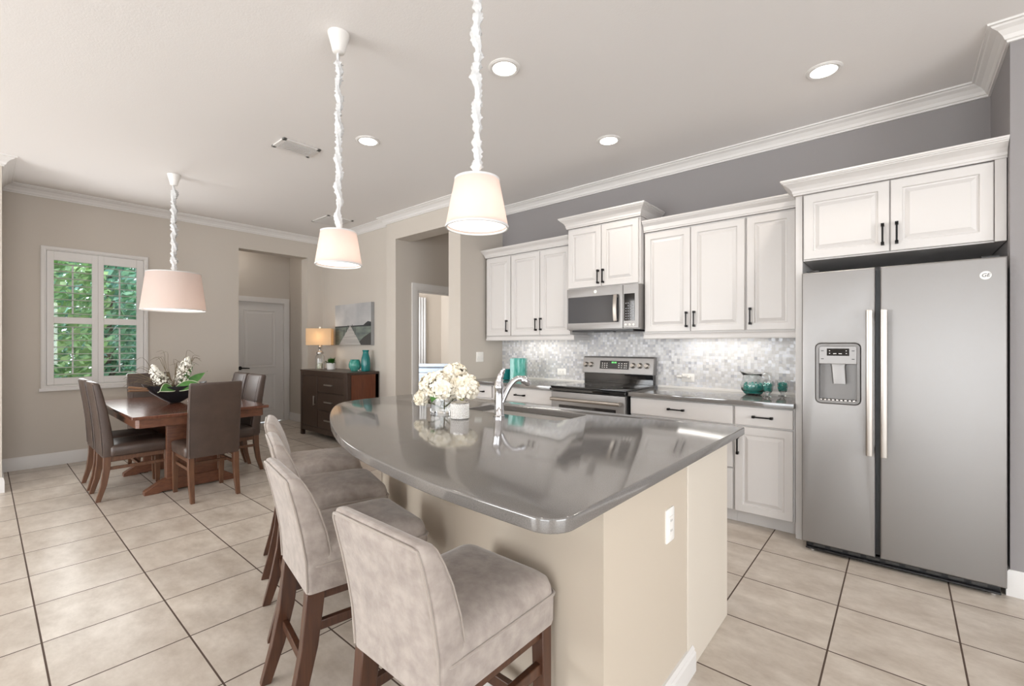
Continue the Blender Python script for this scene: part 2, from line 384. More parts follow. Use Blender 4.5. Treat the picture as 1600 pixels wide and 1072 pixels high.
# crown moulding, baseboards
cr = [(0, CZ-.088), (.012, CZ-.088), (.014, CZ-.078), (.022, CZ-.074), (.03, CZ-.055), (.05, CZ-.032), (.072, CZ-.02), (.078, CZ-.012), (.09, CZ-.010), (.092, CZ), (0, CZ)]
struct('trim_1', MB().sweep([(-6.2, -.25), (-5.99, -.25), (-5.99, .11), (XL, .11), (XL, YN), (-5.116, YN), (-5.116, YC), (XS, YC), (XS, YK), (XW, YK), (XW, YW), (4.2, YW)], cr), m_trim, ang=16)
bb = [(0, 0), (.016, 0), (.016, .10), (.012, .112), (.012, .12), (.006, .134), (0, .134)]
def base(name, path): struct(name, MB().sweep(path, bb), m_trim, ang=25)
base('baseboard_left', [(-5.99, -.25), (-5.99, .11), (XL, .11), (XL, 2.30), (XL-.2, 2.30)])
base('baseboard_nook', [(XL-.2, 3.258), (XL, 3.258), (XL, YN), (-5.116, YN), (-5.116, YC), (-4.91, YC), (-4.91, 3.70)])
base('baseboard_hall', [(-8.05, 3.46), (-8.05, 3.47), (XL-.2, 3.47), (XL-.2, 3.258)])
base('baseboard_column', [(-3.895, 3.67), (-3.895, YC), (XS, YC), (XS, 3.48)])
base('baseboard_right', [(XW, 3.56), (XW, YW), (4.2, YW)])

# window with plantation shutters
def window():
    y0, y1, z0, z1 = .40, 1.305, .82, 2.355
    w = MB()
    w.loft([[(x, y0+i, z0+i), (x, y1-i, z0+i), (x, y1-i, z1-i), (x, y0+i, z1-i)] for x, i in ((XL, 0), (XL+.022, 0), (XL+.026, .006), (XL+.026, .028), (XL+.018, .034), (XL+.018, .042), (XL-.16, .042), (XL-.16, 0.0))], cap=False)
    w.box(XL, XL+.034, y0-.012, y1+.012, z0-.018, z0+.012)
    win = struct('window_1', w, m_trim)
    for k, (a, b) in enumerate(((.445, .8525), (.8535, 1.26))):
        p = MB(); xa, xb = XL-.012, XL+.016; si = .052 if k == 0 else .05
        pa, pb = (.50, .803) if k == 0 else (.903, 1.196)
        p.box(xa, xb, a, pa, .865, 2.31).box(xa, xb, pb, b, .865, 2.31)
        for za, zb in ((.865, .94), (1.53, 1.60), (2.212, 2.31)): p.box(xa, xb, pa, pb, za, zb)
        pan = struct('shutter_panel', p, m_trim, win, bevel=.002)
        for (za, zb) in ((.94, 1.53), (1.60, 2.212)):
            s = MB(); n = 8; pit = (zb-za)/n
            for j in range(n):
                zc = za+pit*(j+.5); tl = math.radians(-1 - 2*k); h = .0375
                prof = [(math.cos(a2)*h, math.sin(a2)*.0045) for a2 in [i*PI/6 for i in range(12)]]
                ring = [(XL+.002+u*math.cos(tl)-v*math.sin(tl), zc+u*math.sin(tl)+v*math.cos(tl)) for u, v in prof]
                s.loft([[(x, pa+.002, z) for x, z in ring], [(x, pb-.002, z) for x, z in ring]])
            struct('louvers', s, m_trim, pan)
            mid = (pa+pb)/2
            struct('tilt_rod', MB().box(XL-.052, XL-.040, mid-.007, mid+.007, za+.035, zb-.03), m_trim, pan)
    struct('sash', MB().box(XL-.16, XL-.13, .44, 1.265, 1.56, 1.60).box(XL-.16, XL-.13, .84, .86, .86, 2.315).box(XL-.16, XL-.13, .44, .47, .86, 2.315).box(XL-.16, XL-.13, 1.235, 1.265, .86, 2.315), m_trim, win)
    struct('pane', MB().box(XL-.15, XL-.146, .45, 1.255, .86, 2.315), m_glass, win)
window()

# hall door and bedroom doorway
def casing(x, ya, yb, zt, w=.085):      # on a wall facing +X
    s = MB()
    L = [(0, 0), (.018, 0), (.02, .012), (.014, w-.01), (.010, w), (0, w)]
    s.sweep([(0, 0), (0, 0)], L) if False else None
    pts = lambda i: [(ya-i, 0), (ya-i, zt+i), (yb+i, zt+i), (yb+i, 0)]
    rings = [[(x+d, y, z) for y, z in pts(w-o)] for d, o in L]
    s.loft(rings+[rings[0]], cap=False, closed=False)
    return s
d1 = struct('door_1', casing(-8.05, 2.62, 3.37, 2.0).box(-8.2, -8.05, 2.60, 2.62, 0, 2.0).box(-8.2, -8.05, 3.37, 3.385, 0, 2.0).box(-8.2, -8.05, 2.60, 3.385, 2.0, 2.06), m_trim)
lf = MB(); lf.box(2.6205, 3.3695, .012, .045, .008, 1.9995)
for za, zb in ((.20, .80), (.93, 1.86)):
    lf.loft([[(x0, y, z0), (x1, y, z0), (x1, y, z1), (x0, y, z1)] for x0, x1, y, z0, z1 in
             [(2.76+i, 3.23-i, d, za+i, zb-i) for i, d in ((-.014, .0125), (-.010, .007), (-.002, .006), (.006, .0118), (.03, .0118), (.045, .007), (.05, .007))]])
lf.apply(T(-8.10, 0, 0) @ T(0, 0, 0) @ Matrix(((0, -1, 0, 0), (1, 0, 0, 0), (0, 0, 1, 0), (0, 0, 0, 1))))
lf.apply(T(.03, 0, 0)); leaf = struct('door_leaf', lf, m_trim, d1, ang=12)
hd = MB().lathe([(.028, 0), (.03, .004), (.026, .01), (.011, .012), (.011, .05)], n=16); hd.apply(T(-8.085, 2.70, .92) @ Matrix.Rotation(PI/2, 4, 'Y'))
hd.join(MB().tube([(-8.04, 2.695, .92), (-8.035, 2.72, .92), (-8.035, 2.80, .915), (-8.04, 2.825, .912)], [.011, .011, .009, .007]))
struct('door_handle', hd, m_black, leaf)
d2 = struct('door_2', casing(-4.91, 3.79, 4.62, 2.02, .10).box(-5.03, -4.91, 3.79, 3.81, 0, 2.03).box(-5.03, -4.91, 3.79, 4.62, 2.01, 2.04), m_trim)

# ------------------------------------------------------------------ ceiling fittings
def downlight(x, y, label):
    t = thing('recessed_light', label, 'ceiling light', (x, y, CZ-.012), 'recessed ceiling lights')
    part('trim_ring', MB().lathe([(.070, -.0005), (.070, -.008), (.084, -.010), (.094, -.004), (.095, -.0005)], (x, y, CZ), 36, cap=False), m_trim, t)
    part('lens', MB().lathe([(.071, -.001), (.071, -.006), (.05, -.0075), (.02, -.008)], (x, y, CZ), 36), m_emit, t)
    light('downlight_beam', 'SPOT', (x, y, CZ-.02), 32, (1, .92, .83), spot_size=math.radians(140), spot_blend=.9, shadow_soft_size=.07)
downlight(-1.80, 2.03, 'round recessed ceiling light just right of the nearest pendant cord')
downlight(-.354, 3.303, 'round recessed ceiling light in front of the refrigerator cabinet')
downlight(-1.796, 3.298, 'round recessed ceiling light nearest the crown moulding above the microwave cabinet')
downlight(-3.285, 2.036, 'round recessed ceiling light between the two island pendants and the slotted vent')

def vent(x0, x1, y0, y1, label, cat, n, along):
    t = thing('ceiling_vent', label, cat, ((x0+x1)/2, (y0+y1)/2, CZ-.02))
    f = MB()
    for a in ((x0, x1, y0, y0+.03), (x0, x1, y1-.03, y1), (x0, x0+.03, y0, y1), (x1-.03, x1, y0, y1)): f.box(*a, CZ-.012, CZ-.0005)
    part('frame', f, m_trim, t, bevel=.002)
    s = MB()
    for k in range(n):
        if along == 'y':
            x = x0+.03+(x1-x0-.06)*(k+.5)/n; s.box(x-.004, x+.004, y0+.03, y1-.03, CZ-.016, CZ-.004)
        else:
            y = y0+.03+(y1-y0-.06)*(k+.5)/n; s.box(x0+.03, x1-.03, y-.004, y+.004, CZ-.016, CZ-.004)
    part('slats', s, m_trim, t)
    part('backing', MB().box(x0+.03, x1-.03, y0+.03, y1-.03, CZ-.003, CZ-.0005), M('vent_grey', (180, 178, 176), .7), t)
vent(-3.965, -3.735, 1.56, 1.87, 'small white slotted ceiling vent beside the farther island pendant', 'vent', 7, 'y')
vent(-5.98, -5.54, 2.86, 3.22, 'flat return air grille on the ceiling near the sideboard corner', 'vent', 16, 'x')

def pendant(x, y, zb, zt, rb, rt, label, power, seed, cr_=.019):
    t = thing('pendant_lamp', label, 'pendant lamp', (x, y, zb), 'white drum pendant lamps on ruched cords')
    s = MB(); n = 48
    prof = [(rb, zb), (rb+.0015, zb+.004), (rt+.0015, zt-.004), (rt, zt)]
    s.lathe([(r, z) for r, z in prof] + [(rt-.003, zt), (rb-.003, zb)], (x, y, 0), n, cap=False)
    part('lamp_shade', s, m_shade, t)
    part('bottom_rim', MB().lathe([(rb+.002, zb-.001), (rb+.003, zb+.006), (rb-.004, zb+.006), (rb-.004, zb-.001), (rb+.002, zb-.001)], (x, y, 0), n, cap=False), m_fabricw, t)
    part('top_rim', MB().lathe([(rt+.002, zt-.006), (rt+.003, zt+.001), (rt-.004, zt+.001), (rt-.004, zt-.006), (rt+.002, zt-.006)], (x, y, 0), n, cap=False), m_fabricw, t)
    part('diffuser', MB().lathe([(rb-.005, zb+.012), (rb*.6, zb+.009), (.01, zb+.008)], (x, y, 0), n), m_bulb, t)
    sp = MB()
    for k in range(3):
        a = 2*PI*k/3; sp.tube([(x, y, zt-.01), (x+math.cos(a)*(rt-.002), y+math.sin(a)*(rt-.002), zt-.004)], .002, 6)
    sp.lathe([(.014, zt-.07), (.016, zt-.06), (.016, zt-.01), (.008, zt)], (x, y, 0), 16)
    part('spider_fitting', sp, m_white, t)
    rnd = random.Random(seed); L = CZ-.10-zt; N = int(L/.008); rings = []; K = 16
    ph = [rnd.uniform(0, 6) for _ in range(4)]
    for i in range(N+1):
        z = zt+.0+L*i/N; taper = min(1, i/6+.35, (N-i)/10+.3)
        r0 = cr_*taper*(.78+.16*math.sin(i*.85+ph[0]+math.sin(i*.23)*2)+.17*rnd.uniform(-1, 1)+.10*math.sin(i*.31+ph[1]))
        cx = .004*math.sin(i*.37+ph[2]); cy = .004*math.cos(i*.29+ph[3])
        rings.append([(x+cx+math.cos(2*PI*k/K+i*.1)*r0*(1+.30*math.sin(5*2*PI*k/K+i*.9)), y+cy+math.sin(2*PI*k/K+i*.1)*r0*(1+.30*math.sin(5*2*PI*k/K+i*.9)), z) for k in range(K)])
    part('cord_cover', MB().loft(rings), m_fabricw, t, ang=80)
    part('canopy', MB().lathe([(.022, CZ-.105), (.030, CZ-.10), (.055, CZ-.006), (.056, CZ-.0005)], (x, y, 0), 32), m_white, t)
    light('pendant_bulb', 'POINT', (x, y, zb+(zt-zb)*.45), power, WARM, shadow_soft_size=.035)
    return t
pendant(-1.22, 1.22, 1.742, 1.925, .117, .083, 'drum pendant nearest the camera, hanging over the island sink side on a long ruched cord', .5, 1)
pendant(-2.275, 1.235, 1.722, 1.900, .117, .090, 'drum pendant over the far end of the island, its flared canopy in view', .5, 2)
pendant(-5.385, 1.215, 1.632, 1.995, .262, .218, 'large wide drum pendant hanging over the wooden dining table', .3, 3, .026)

# ------------------------------------------------------------------ kitchen cabinets
def handle_mb(x, y, z, vert=True, L=.112):
    h = MB(); a = L/2
    for s in (-1, 1):
        if vert: h.box(x-.008, x+.008, y-.030, y, z+s*a-.009, z+s*a+.009)
        else: h.box(x+s*a-.009, x+s*a+.009, y-.030, y, z-.008, z+.008)
    if vert: h.box(x-.005, x+.005, y-.030, y-.021, z-a, z+a)
    else: h.box(x-a, x+a, y-.030, y-.021, z-.005, z+.005)
    return h
def cabinet(name, label, x0, x1, yf, yb, z0, z1, doors=(), drawers=(), group=None, kick=0, extra=None):
    t = thing(name, label, 'cabinet', ((x0+x1)/2, (yf+yb)/2, z0-kick), group)
    b = MB().box(x0, x1, yf+.021, yb, z0, z1)
    if kick: b.box(x0, x1, yf+.09, yb, z0-kick, z0)
    if extra: b.box(*extra)
    part('body', b, m_cab, t, bevel=.0015)
    for (a, c, za, zb, hx, hz) in doors:
        d = part('door', MB().panel(a, c, za, zb, yf), m_cab, t, ang=8)
        if hx is not None: part('handle', handle_mb(hx, yf, hz), m_black, d, bevel=.001)
    for (a, c, za, zb, hx) in drawers:
        d = part('drawer', MB().panel(a, c, za, zb, yf, flat=True), m_cab, t, ang=8)
        if hx is not None: part('handle', handle_mb(hx, yf, (za+zb)/2, False), m_black, d, bevel=.001)
    return t
YU = 3.815; UG = 'white raised-panel kitchen cabinets'
cabinet('wall_cabinet', 'narrow white single-door wall cabinet at the far left end of the uppers', -3.668, -3.290, YU, YK-.001, 1.396, 2.30, [(-3.662, -3.295, 1.40, 2.285, -3.341, 1.508)], group=UG)
cabinet('wall_cabinet', 'white two-door wall cabinet left of the microwave', -3.289, -2.500, YU, YK-.001, 1.396, 2.30,
        [(-3.285, -2.890, 1.40, 2.285, -2.931, 1.512), (-2.884, -2.505, 1.40, 2.285, -2.867, 1.515)], group=UG)
cabinet('wall_cabinet', 'tall-set white two-door cabinet directly above the microwave', -2.492, -1.738, 3.745, YK-.001, 1.838, 2.43,
        [(-2.482, -2.122, 1.846, 2.415, -2.146, 1.934), (-2.116, -1.752, 1.846, 2.415, -2.093, 1.936)], group=UG)
cabinet('wall_cabinet', 'white two-door wall cabinet right of the microwave', -1.731, -.906, YU, YK-.001, 1.40, 2.29,
        [(-1.722, -1.327, 1.412, 2.275, -1.354, 1.51), (-1.321, -.914, 1.412, 2.275, -1.291, 1.512)], group=UG)
cabinet('wall_cabinet', 'white single-door wall cabinet between the two-door upper and the refrigerator panel', -.905, -.545, YU, YK-.001, 1.40, 2.29,
        [(-.898, -.578, 1.412, 2.275, -.872, 1.517)], group=UG)
cabinet('wall_cabinet', 'wide white two-door cabinet above the refrigerator', -.493, .426, 3.53, YK-.001, 1.852, 2.29,
        [(-.488, -.053, 1.860, 2.282, -.084, 1.962), (-.047, .378, 1.860, 2.282, -.019, 1.963)], group=UG, extra=(.382, .426, 3.53, 3.56, 1.852, 2.29))
solo('end_panel', MB().box(-.537, -.497, 3.55, YK-.001, 0, 2.29), m_cab, 'tall white panel standing between the counter and the refrigerator', 'panel', bevel=.002)
cc = lambda z0, h, p: [(0, z0), (.010, z0), (.010, z0+.012), (.014, z0+.014), (.016, z0+h*.30), (p*.38, z0+h*.50), (p*.62, z0+h*.66), (p*.80, z0+h*.74), (p*.80, z0+h*.79), (p*.90, z0+h*.82), (p*.92, z0+h*.88), (p, z0+h*.89), (p, z0+h), (0, z0+h)]
solo('cabinet_crown', MB().sweep([(-3.668, YK-.002), (-3.668, YU+.005), (-2.494, YU+.005)], cc(2.30, .085, .065)), m_cab, 'white crown along the top of the upper cabinets left of the microwave', 'moulding', ang=14)
solo('cabinet_crown', MB().sweep([(-2.492, YK-.002), (-2.492, 3.75), (-1.738, 3.75), (-1.738, YK-.002)], cc(2.43, .105, .07)), m_cab, 'white crown wrapping the raised cabinet above the microwave', 'moulding', ang=14)
solo('cabinet_crown', MB().sweep([(-1.731, YU+.005), (-.539, YU+.005)], cc(2.29, .097, .05)), m_cab, 'white crown along the upper cabinets right of the microwave', 'moulding', ang=14)
solo('cabinet_crown', MB().sweep([(-.537, YK-.002), (-.537, 3.535), (.428, 3.535)], cc(2.29, .098, .075)), m_cab, 'white crown on top of the cabinet above the refrigerator', 'moulding', ang=14)
lr = lambda z1: [(0, z1), (.0, z1-.05), (.014, z1-.05), (.018, z1-.04), (.012, z1-.012), (.018, z1)]
solo('light_rail', MB().sweep([(-3.664, YK-.01), (-3.664, YU+.03), (-2.485, YU+.03), (-2.485, YK-.01)], lr(1.396)), m_cab, 'white light rail under the upper cabinets left of the microwave', 'moulding')
solo('light_rail', MB().sweep([(-1.724, YK-.01), (-1.724, YU+.03), (-.539, YU+.03)], lr(1.40)), m_cab, 'white light rail under the upper cabinets right of the microwave', 'moulding')
for x0, x1, lab in ((-3.35, -2.75, 'slim light strip under the left upper cabinets'), (-1.45, -.85, 'slim light strip under the right upper cabinets')):
    t = thing('undercabinet_light', lab, 'light', ((x0+x1)/2, 3.97, 1.38))
    part('housing', MB().box(x0, x1, 3.94, 4.0, 1.382, 1.3955), m_plate, t, bevel=.002)
    part('lens', MB().box(x0+.01, x1-.01, 3.945, 3.995, 1.379, 1.382), m_emit, t)
    light('undercabinet_glow', 'AREA', ((x0+x1)/2, 3.97, 1.376), .9, (1, .95, .88), (x1-x0, .05), (0, 0, 0))

YB = 3.535
def drawer_base(label, x0, x1, hx):
    return cabinet('base_cabinet', label, x0, x1, YB, YK-.001, .10, .868, group='white base cabinets along the kitchen wall', kick=.10,
                   doors=[], drawers=[(x0+.006, x1-.006, .718, .856, hx)])
t = cabinet('base_cabinet', 'white drawer base cabinet in the far left kitchen corner', -3.697, -3.31, YB, YK-.001, .10, .868, kick=.10, group='white base cabinets along the kitchen wall',
        drawers=[(-3.69, -3.32, .728, .858, -3.485)], doors=[(-3.69, -3.32, .11, .716, -3.36, .62)])
t = cabinet('base_cabinet', 'white drawer base cabinet directly left of the range', -3.309, -2.512, YB, YK-.001, .10, .868, kick=.10, group='white base cabinets along the kitchen wall',
        drawers=[(-3.30, -2.52, .722, .858, -2.92)], doors=[(-3.30, -2.915, .11, .712, -2.95, .62), (-2.905, -2.52, .11, .712, -2.87, .62)])
t = cabinet('base_cabinet', 'wide white base cabinet with a stack of drawers right of the range', -1.728, -.918, YB, YK-.001, .10, .868, kick=.10, group='white base cabinets along the kitchen wall',
        drawers=[(-1.722, -.926, .724, .858, -1.337), (-1.722, -.926, .412, .712, -1.337), (-1.722, -.926, .108, .402, -1.337)])
t = cabinet('base_cabinet', 'white base cabinet with one drawer and one door beside the refrigerator panel', -.917, -.540, YB, YK-.001, .10, .868, kick=.10, group='white base cabinets along the kitchen wall',
        drawers=[(-.911, -.549, .726, .858, -.731)], doors=[(-.911, -.549, .106, .714, -.890, .58)])
def counter(label, x0, x1):
    mb = curve_slab([fillet([(x0, 3.505), (x1, 3.505), (x1, YK-.001), (x0, YK-.001)], .003, 2)], .036, .0035); mb.apply(T(0, 0, .887))
    return mb
t = thing('countertop', 'grey quartz countertop left of the range', 'countertop', (-3.1, 3.82, .869)); part('slab', counter('', -3.699, -2.508), m_counter, t); part('caulk_strip', MB().box(-3.699, -2.508, 4.118, 4.1335, .905, .922), m_plate, t)
t = thing('countertop', 'grey quartz countertop right of the range, carrying the glass pitcher', 'countertop', (-1.1, 3.82, .869)); part('slab', counter('', -1.732, -.539), m_counter, t); part('caulk_strip', MB().box(-1.732, -.539, 4.118, 4.1335, .905, .922), m_plate, t)
struct('trim_2', MB().box(XS, -.538, 4.134, YK, .905, 1.46), m_mosaic)

# range
def range_():
    x0, x1 = -2.502, -1.740; t = thing('range', 'stainless electric range with black glass cooktop between the white base cabinets', 'range', (-2.12, 3.8, 0))
    part('body', MB().box(x0, x1, 3.52, 4.12, .03, .898).box(x0+.02, x1-.02, 3.56, 4.1, 0, .03), m_dark, t)
    ct = curve_slab([fillet([(x0-.004, 3.475), (x1+.004, 3.475), (x1+.004, 4.05), (x0-.004, 4.05)], .012, 4)], .018, .005); ct.apply(T(0, 0, .909))
    c = part('cooktop', ct, m_blackglass, t)
    m_bg = M('burner_grey', (70, 70, 74), .4)
    for (x, y, r) in ((-2.30, 3.65, .11), (-1.95, 3.65, .085), (-2.30, 3.90, .085), (-1.95, 3.90, .11)):
        part('burner_ring', MB().lathe([(r, .9182), (r+.003, .9186), (r+.003, .9182)], (x, y, 0), 40, cap=False), m_bg, c)
    part('cooktop_trim', MB().box(x0-.004, x1+.004, 3.468, 3.50, .872, .899), m_blackglass, t, bevel=.004)
    dr = curve_slab([[(x0+.006, .24), (x1-.006, .24), (x1-.006, .865), (x0+.006, .865)], [(x0+.09, .36), (x0+.09, .745), (x1-.09, .745), (x1-.09, .36)]], .04, .004); dr.apply(T(0, 3.50, 0) @ UP)
    d = part('oven_door', dr, m_steel, t)
    part('oven_window', MB().box(x0+.085, x1-.085, 3.488, 3.51, .355, .75), m_ovenglass, d)
    h = MB().tube([(x0+.03, 3.435, .80), (x1-.03, 3.435, .80)], .016, 14)
    for x in (x0+.05, x1-.05): h.box(x-.016, x+.016, 3.435, 3.482, .786, .814)
    part('handle', h, m_steel2, d)
    part('storage_drawer', MB().box(x0+.006, x1-.006, 3.482, 3.52, .05, .23), m_steel, t, bevel=.004)
    bg_ = MB(); prof = [(4.035, 1.012), (4.035, 1.03), (4.06, 1.168), (4.075, 1.182), (4.125, 1.182), (4.125, 1.012)]
    bg_.loft([[(x, y, z) for y, z in prof] for x in (x0, x1)])
    g = part('backguard', bg_, m_steel, t, bevel=.006)
    part('splash_strip', MB().box(x0+.012, x1-.012, 4.06, 4.12, .915, 1.012), m_blackglass, t)
    tilt = T(0, 4.047, 1.098) @ Matrix.Rotation(-math.atan2(.025, .138), 4, 'X')
    dp = MB().box(-2.298, -1.988, -.006, .004, -.040, .042); part('display', dp.apply(tilt), m_blackglass, g)
    mk = MB(); r2 = random.Random(3)
    for sx in (-2.27, -2.245, -2.22, -2.09, -2.06, -2.03, -2.01):
        for sz in (-.024, -.004, .016): mk.box(sx-.006, sx+.006, -.0068, -.006, sz-.0035, sz+.0035)
    part('buttons', mk.apply(tilt), m_plate, g)
    clk = MB()
    for k, sx in enumerate((-2.165, -2.152, -2.136, -2.123)): clk.box(sx-.004, sx+.004, -.0068, -.006, .018, .032)
    part('clock_digits', clk.apply(tilt), m_disp, g)
    for kx in (-2.462, -2.401, -1.945, -1.875, -1.805):
        k_ = MB().lathe([(.027, 0), (.027, .006), (.021, .010), (.020, .026), (.016, .030)], n=20).box(-.0035, .0035, -.02, .02, .026, .034)
        k_.apply(tilt @ T(kx, -.0005, 0) @ Matrix.Rotation(PI/2, 4, 'X')); part('knob', k_, m_steel2, g)
range_()

def emblem(mb_loc, r):
    c = MB().lathe([(r*.84, 0), (r*.84, .0015), (r, .0015), (r, 0)], n=32, cap=False); c.lathe([(r*.84, .0004), (.0005, .0004)], n=32, cap=False)
    return c.apply(mb_loc @ UP)
def microwave():
    x0, x1, yf = -2.480, -1.735, 3.72; t = thing('microwave', 'stainless over-the-range microwave under the raised white cabinet', 'microwave', (-2.11, 3.9, 1.437))
    part('body', MB().box(x0, x1, yf+.03, YK-.02, 1.437, 1.836), m_steel, t, bevel=.003)
    dr = curve_slab([[(x0, 1.446), (-1.886, 1.446), (-1.886, 1.834), (x0, 1.834)], [(x0+.012, 1.505), (x0+.012, 1.752), (-1.93, 1.752), (-1.93, 1.505)]], .03, .003); dr.apply(T(0, yf+.015, 0) @ UP)
    d = part('door', dr, m_steel, t)
    part('window', MB().box(x0+.01, -1.925, yf+.004, yf+.02, 1.503, 1.754), M('microwave_glass', (52, 54, 60), .05, **{'Coat Weight': .6}), d)
    hz = [(-1.945+.0, yf-.03 - .012*math.sin(PI*i/10), 1.51+.24*i/10) for i in range(11)]
    h = MB().bar(hz, .017, .007).box(-1.955, -1.935, yf-.03, yf+.002, 1.515, 1.535).box(-1.955, -1.935, yf-.03, yf+.002, 1.725, 1.745)
    part('handle', h, m_steel2, d, bevel=.003)
    cp = part('control_panel', MB().box(-1.883, x1, yf, yf+.03, 1.446, 1.834), m_steel, t, bevel=.003)
    part('keypad', MB().box(-1.872, -1.772, yf-.003, yf+.001, 1.512, 1.752), m_blackglass, cp)
    b = MB()
    for r in range(7):
        for c in range(4):
            if (r*3+c) % 5 == 0 and r > 4: continue
            b.box(-1.858+c*.021, -1.848+c*.021, yf-.0037, yf-.003, 1.525+r*.023, 1.533+r*.023)
    part('keys', b, M('key_grey', (150, 150, 156), .5), cp)
    for k in range(3):
        part('button', MB().lathe([(.011, 0), (.011, .004), (.008, .006)], n=16).apply(T(-1.855+k*.036, yf, 1.477) @ UP), m_plate, cp)
    part('emblem', emblem(T(-2.165, yf, 1.795), .016), m_plate, d, 'small round white maker emblem')
    part('underside_vents', MB().box(x0+.05, x1-.06, yf+.02, 4.05, 1.422, 1.437).box(-2.2, -2.0, yf+.04, yf+.09, 1.415, 1.43), m_dark, t)
microwave()

def fridge():
    x0, x1, yf = -.480, .412, 3.39; t = thing('refrigerator', 'large slate steel side-by-side refrigerator with a water dispenser', 'refrigerator', (-.03, 3.75, 0))
    part('body', MB().box(x0+.006, x1-.004, 3.47, 4.10, .03, 1.735), M('fridge_side', (58, 56, 55), .5), t, bevel=.004)
    part('grille', MB().box(x0+.02, x1-.02, 3.425, 3.47, .018, .052).box(x0+.02, x1-.02, 3.40, 3.425, .012, .024), m_dark, t, bevel=.004)
    sl = MB()
    for k in range(9): sl.box(x0+.06+k*.088, x0+.12+k*.088, 3.419, 3.426, .030, .046)
    part('grille_bars', sl, M('bar_grey', (60, 58, 56), .5), t)
    for fx in (x0+.05, x1-.05): part('foot', MB().lathe([(.018, 0), (.018, .02)], (fx, 3.435, 0), 14), m_nickel, t)
    def slab(a, b, rl, rr_, hole=None):
        L = [(a, .055), (b, .055), (b, 1.752), (a, 1.752)]
        return curve_slab([L]+([hole] if hole else []), .074, .010, 4).apply(T(0, yf+.037, 0) @ UP)
    hole = fillet([(-.403, .942), (-.403, 1.305), (-.184, 1.305), (-.184, .942)], .025, 5)
    dl = part('door', slab(x0, -.114, 0, 0, hole), m_steel, t)
    dr = part('door', slab(-.092, x1, 0, 0), m_steel, t)
    part('gasket', MB().box(-.1145, -.0915, 3.44, 3.47, .06, 1.74), m_dark, t)
    for x, d in ((-.139, dl), (-.074, dr)):
        z0, z1 = .655, 1.50
        h = MB().loft([rr(x, yf-.052, .016, .010, .007, z) for z in (z0, z1)]).box(x-.012, x+.012, yf-.05, yf+.003, z0+.01, z0+.05).box(x-.012, x+.012, yf-.05, yf+.003, z1-.05, z1-.01)
        part('handle', h, m_steel2, d, bevel=.002)
    # dispenser niche
    n = MB(); a = fillet([(-.403, .942), (-.184, .942), (-.184, 1.305), (-.403, 1.305)], .025, 5)
    b = fillet([(-.388, .957), (-.199, .957), (-.199, 1.29), (-.388, 1.29)], .015, 5)
    n.loft([[(x, yf+.002, z) for x, z in a], [(x, yf-.004, z) for x, z in a], [(x, yf-.004, z) for x, z in b], [(x, yf+.06, z) for x, z in b]], cap=False)
    n.poly([(x, yf+.06, z) for x, z in b])
    dsp = part('dispenser', n, M('dispenser_grey', (126, 123, 121), .4, .5), dl, bevel=.001)
    part('dispenser_panel', MB().box(-.388, -.199, yf+.002, yf+.058, 1.182, 1.29), m_steel, dsp, bevel=.002)
    part('dispenser_screen', MB().box(-.347, -.236, yf-.001, yf+.003, 1.232, 1.276), m_blackglass, dsp)
    dots = MB()
    for sx in (-.333, -.25):
        for sz in (1.246, 1.262): dots.box(sx-.003, sx+.003, yf-.0016, yf-.001, sz-.002, sz+.002)
    for sx in (-.307, -.28): dots.box(sx-.008, sx+.008, yf-.0016, yf-.001, 1.243, 1.247)
    part('screen_marks', dots, m_plate, dsp)
    pads = MB()
    for sx in (-.37, -.217):
        for sz in (1.212, 1.262): pads.box(sx-.007, sx+.007, yf+.0012, yf+.002, sz-.002, sz+.002)
    part('pad_marks', pads, m_dark, dsp)
    pd = MB().loft([rr(-.292, yf+.035, .040, .018, .01, 1.182), rr(-.292, yf+.03, .036, .016, .01, 1.165), rr(-.285, yf+.028, .034, .012, .008, 1.06)])
    part('dispenser_paddle', pd, m_steel, dsp)
    tr = MB()
    for k in range(9): tr.box(-.383+k*.0205, -.371+k*.0205, yf+.004, yf+.056, .957, .964)
    part('drip_tray', tr, m_nickel, dsp)
    e = part('emblem', emblem(T(.334, yf, 1.66), .022), m_plate, dr, 'round white maker emblem with two script letters')
    tx = text_mb('GE', .026); tx.apply(T(.334, yf-.0012, 1.66) @ UP); part('emblem_letters', tx, m_dark, e)
    part('hinge_cover', MB().box(x0+.02, x0+.09, 3.44, 3.54, 1.752, 1.768), m_dark, t, bevel=.004)
    part('hinge_cover', MB().box(x1-.09, x1-.02, 3.44, 3.54, 1.752, 1.768), m_dark, t, bevel=.004)
fridge()

# wall plates
def plate(label, c, w_, h_, face, kind):
    t = thing('wall_plate', label, 'outlet', c)
    p = MB().loft([rr(0, 0, w_/2-i, h_/2-i, .006, z) for z, i in ((0, 0), (.004, 0), (.006, .003))])
    rot = UP if face == '-Y' else RZ(PI/2) @ UP
    part('cover', p.apply(T(*c) @ rot), m_plate, t)
    q = MB()
    if kind == 'switch':
        for dx in (-.023, .023): q.box(dx-.005, dx+.005, -.011, .011, .006, .012)
        for dx in (-.023, .023):
            for dy in (-.04, .04): q.box(dx-.003, dx+.003, dy-.003, dy+.003, .006, .007)
    else:
        lw, lh = (.033, .066) if h_ > w_ else (.066, .033)
        q.box(-lw/2, lw/2, -lh/2, lh/2, .006, .0085)
    part('insert', q.apply(T(*c) @ rot), m_plate if kind != 'switch' else m_white, t)
    if kind == 'outlet':
        s = MB()
        for d in (-.018, .018):
            for e in (-.005, .005):
                if h_ > w_: s.box(e-.001, e+.001, d-.004, d+.004, .0085, .009)
                else: s.box(d-.004, d+.004, e-.001, e+.001, .0085, .009)
        part('slots', s.apply(T(*c) @ rot), m_dark, t)
    return t
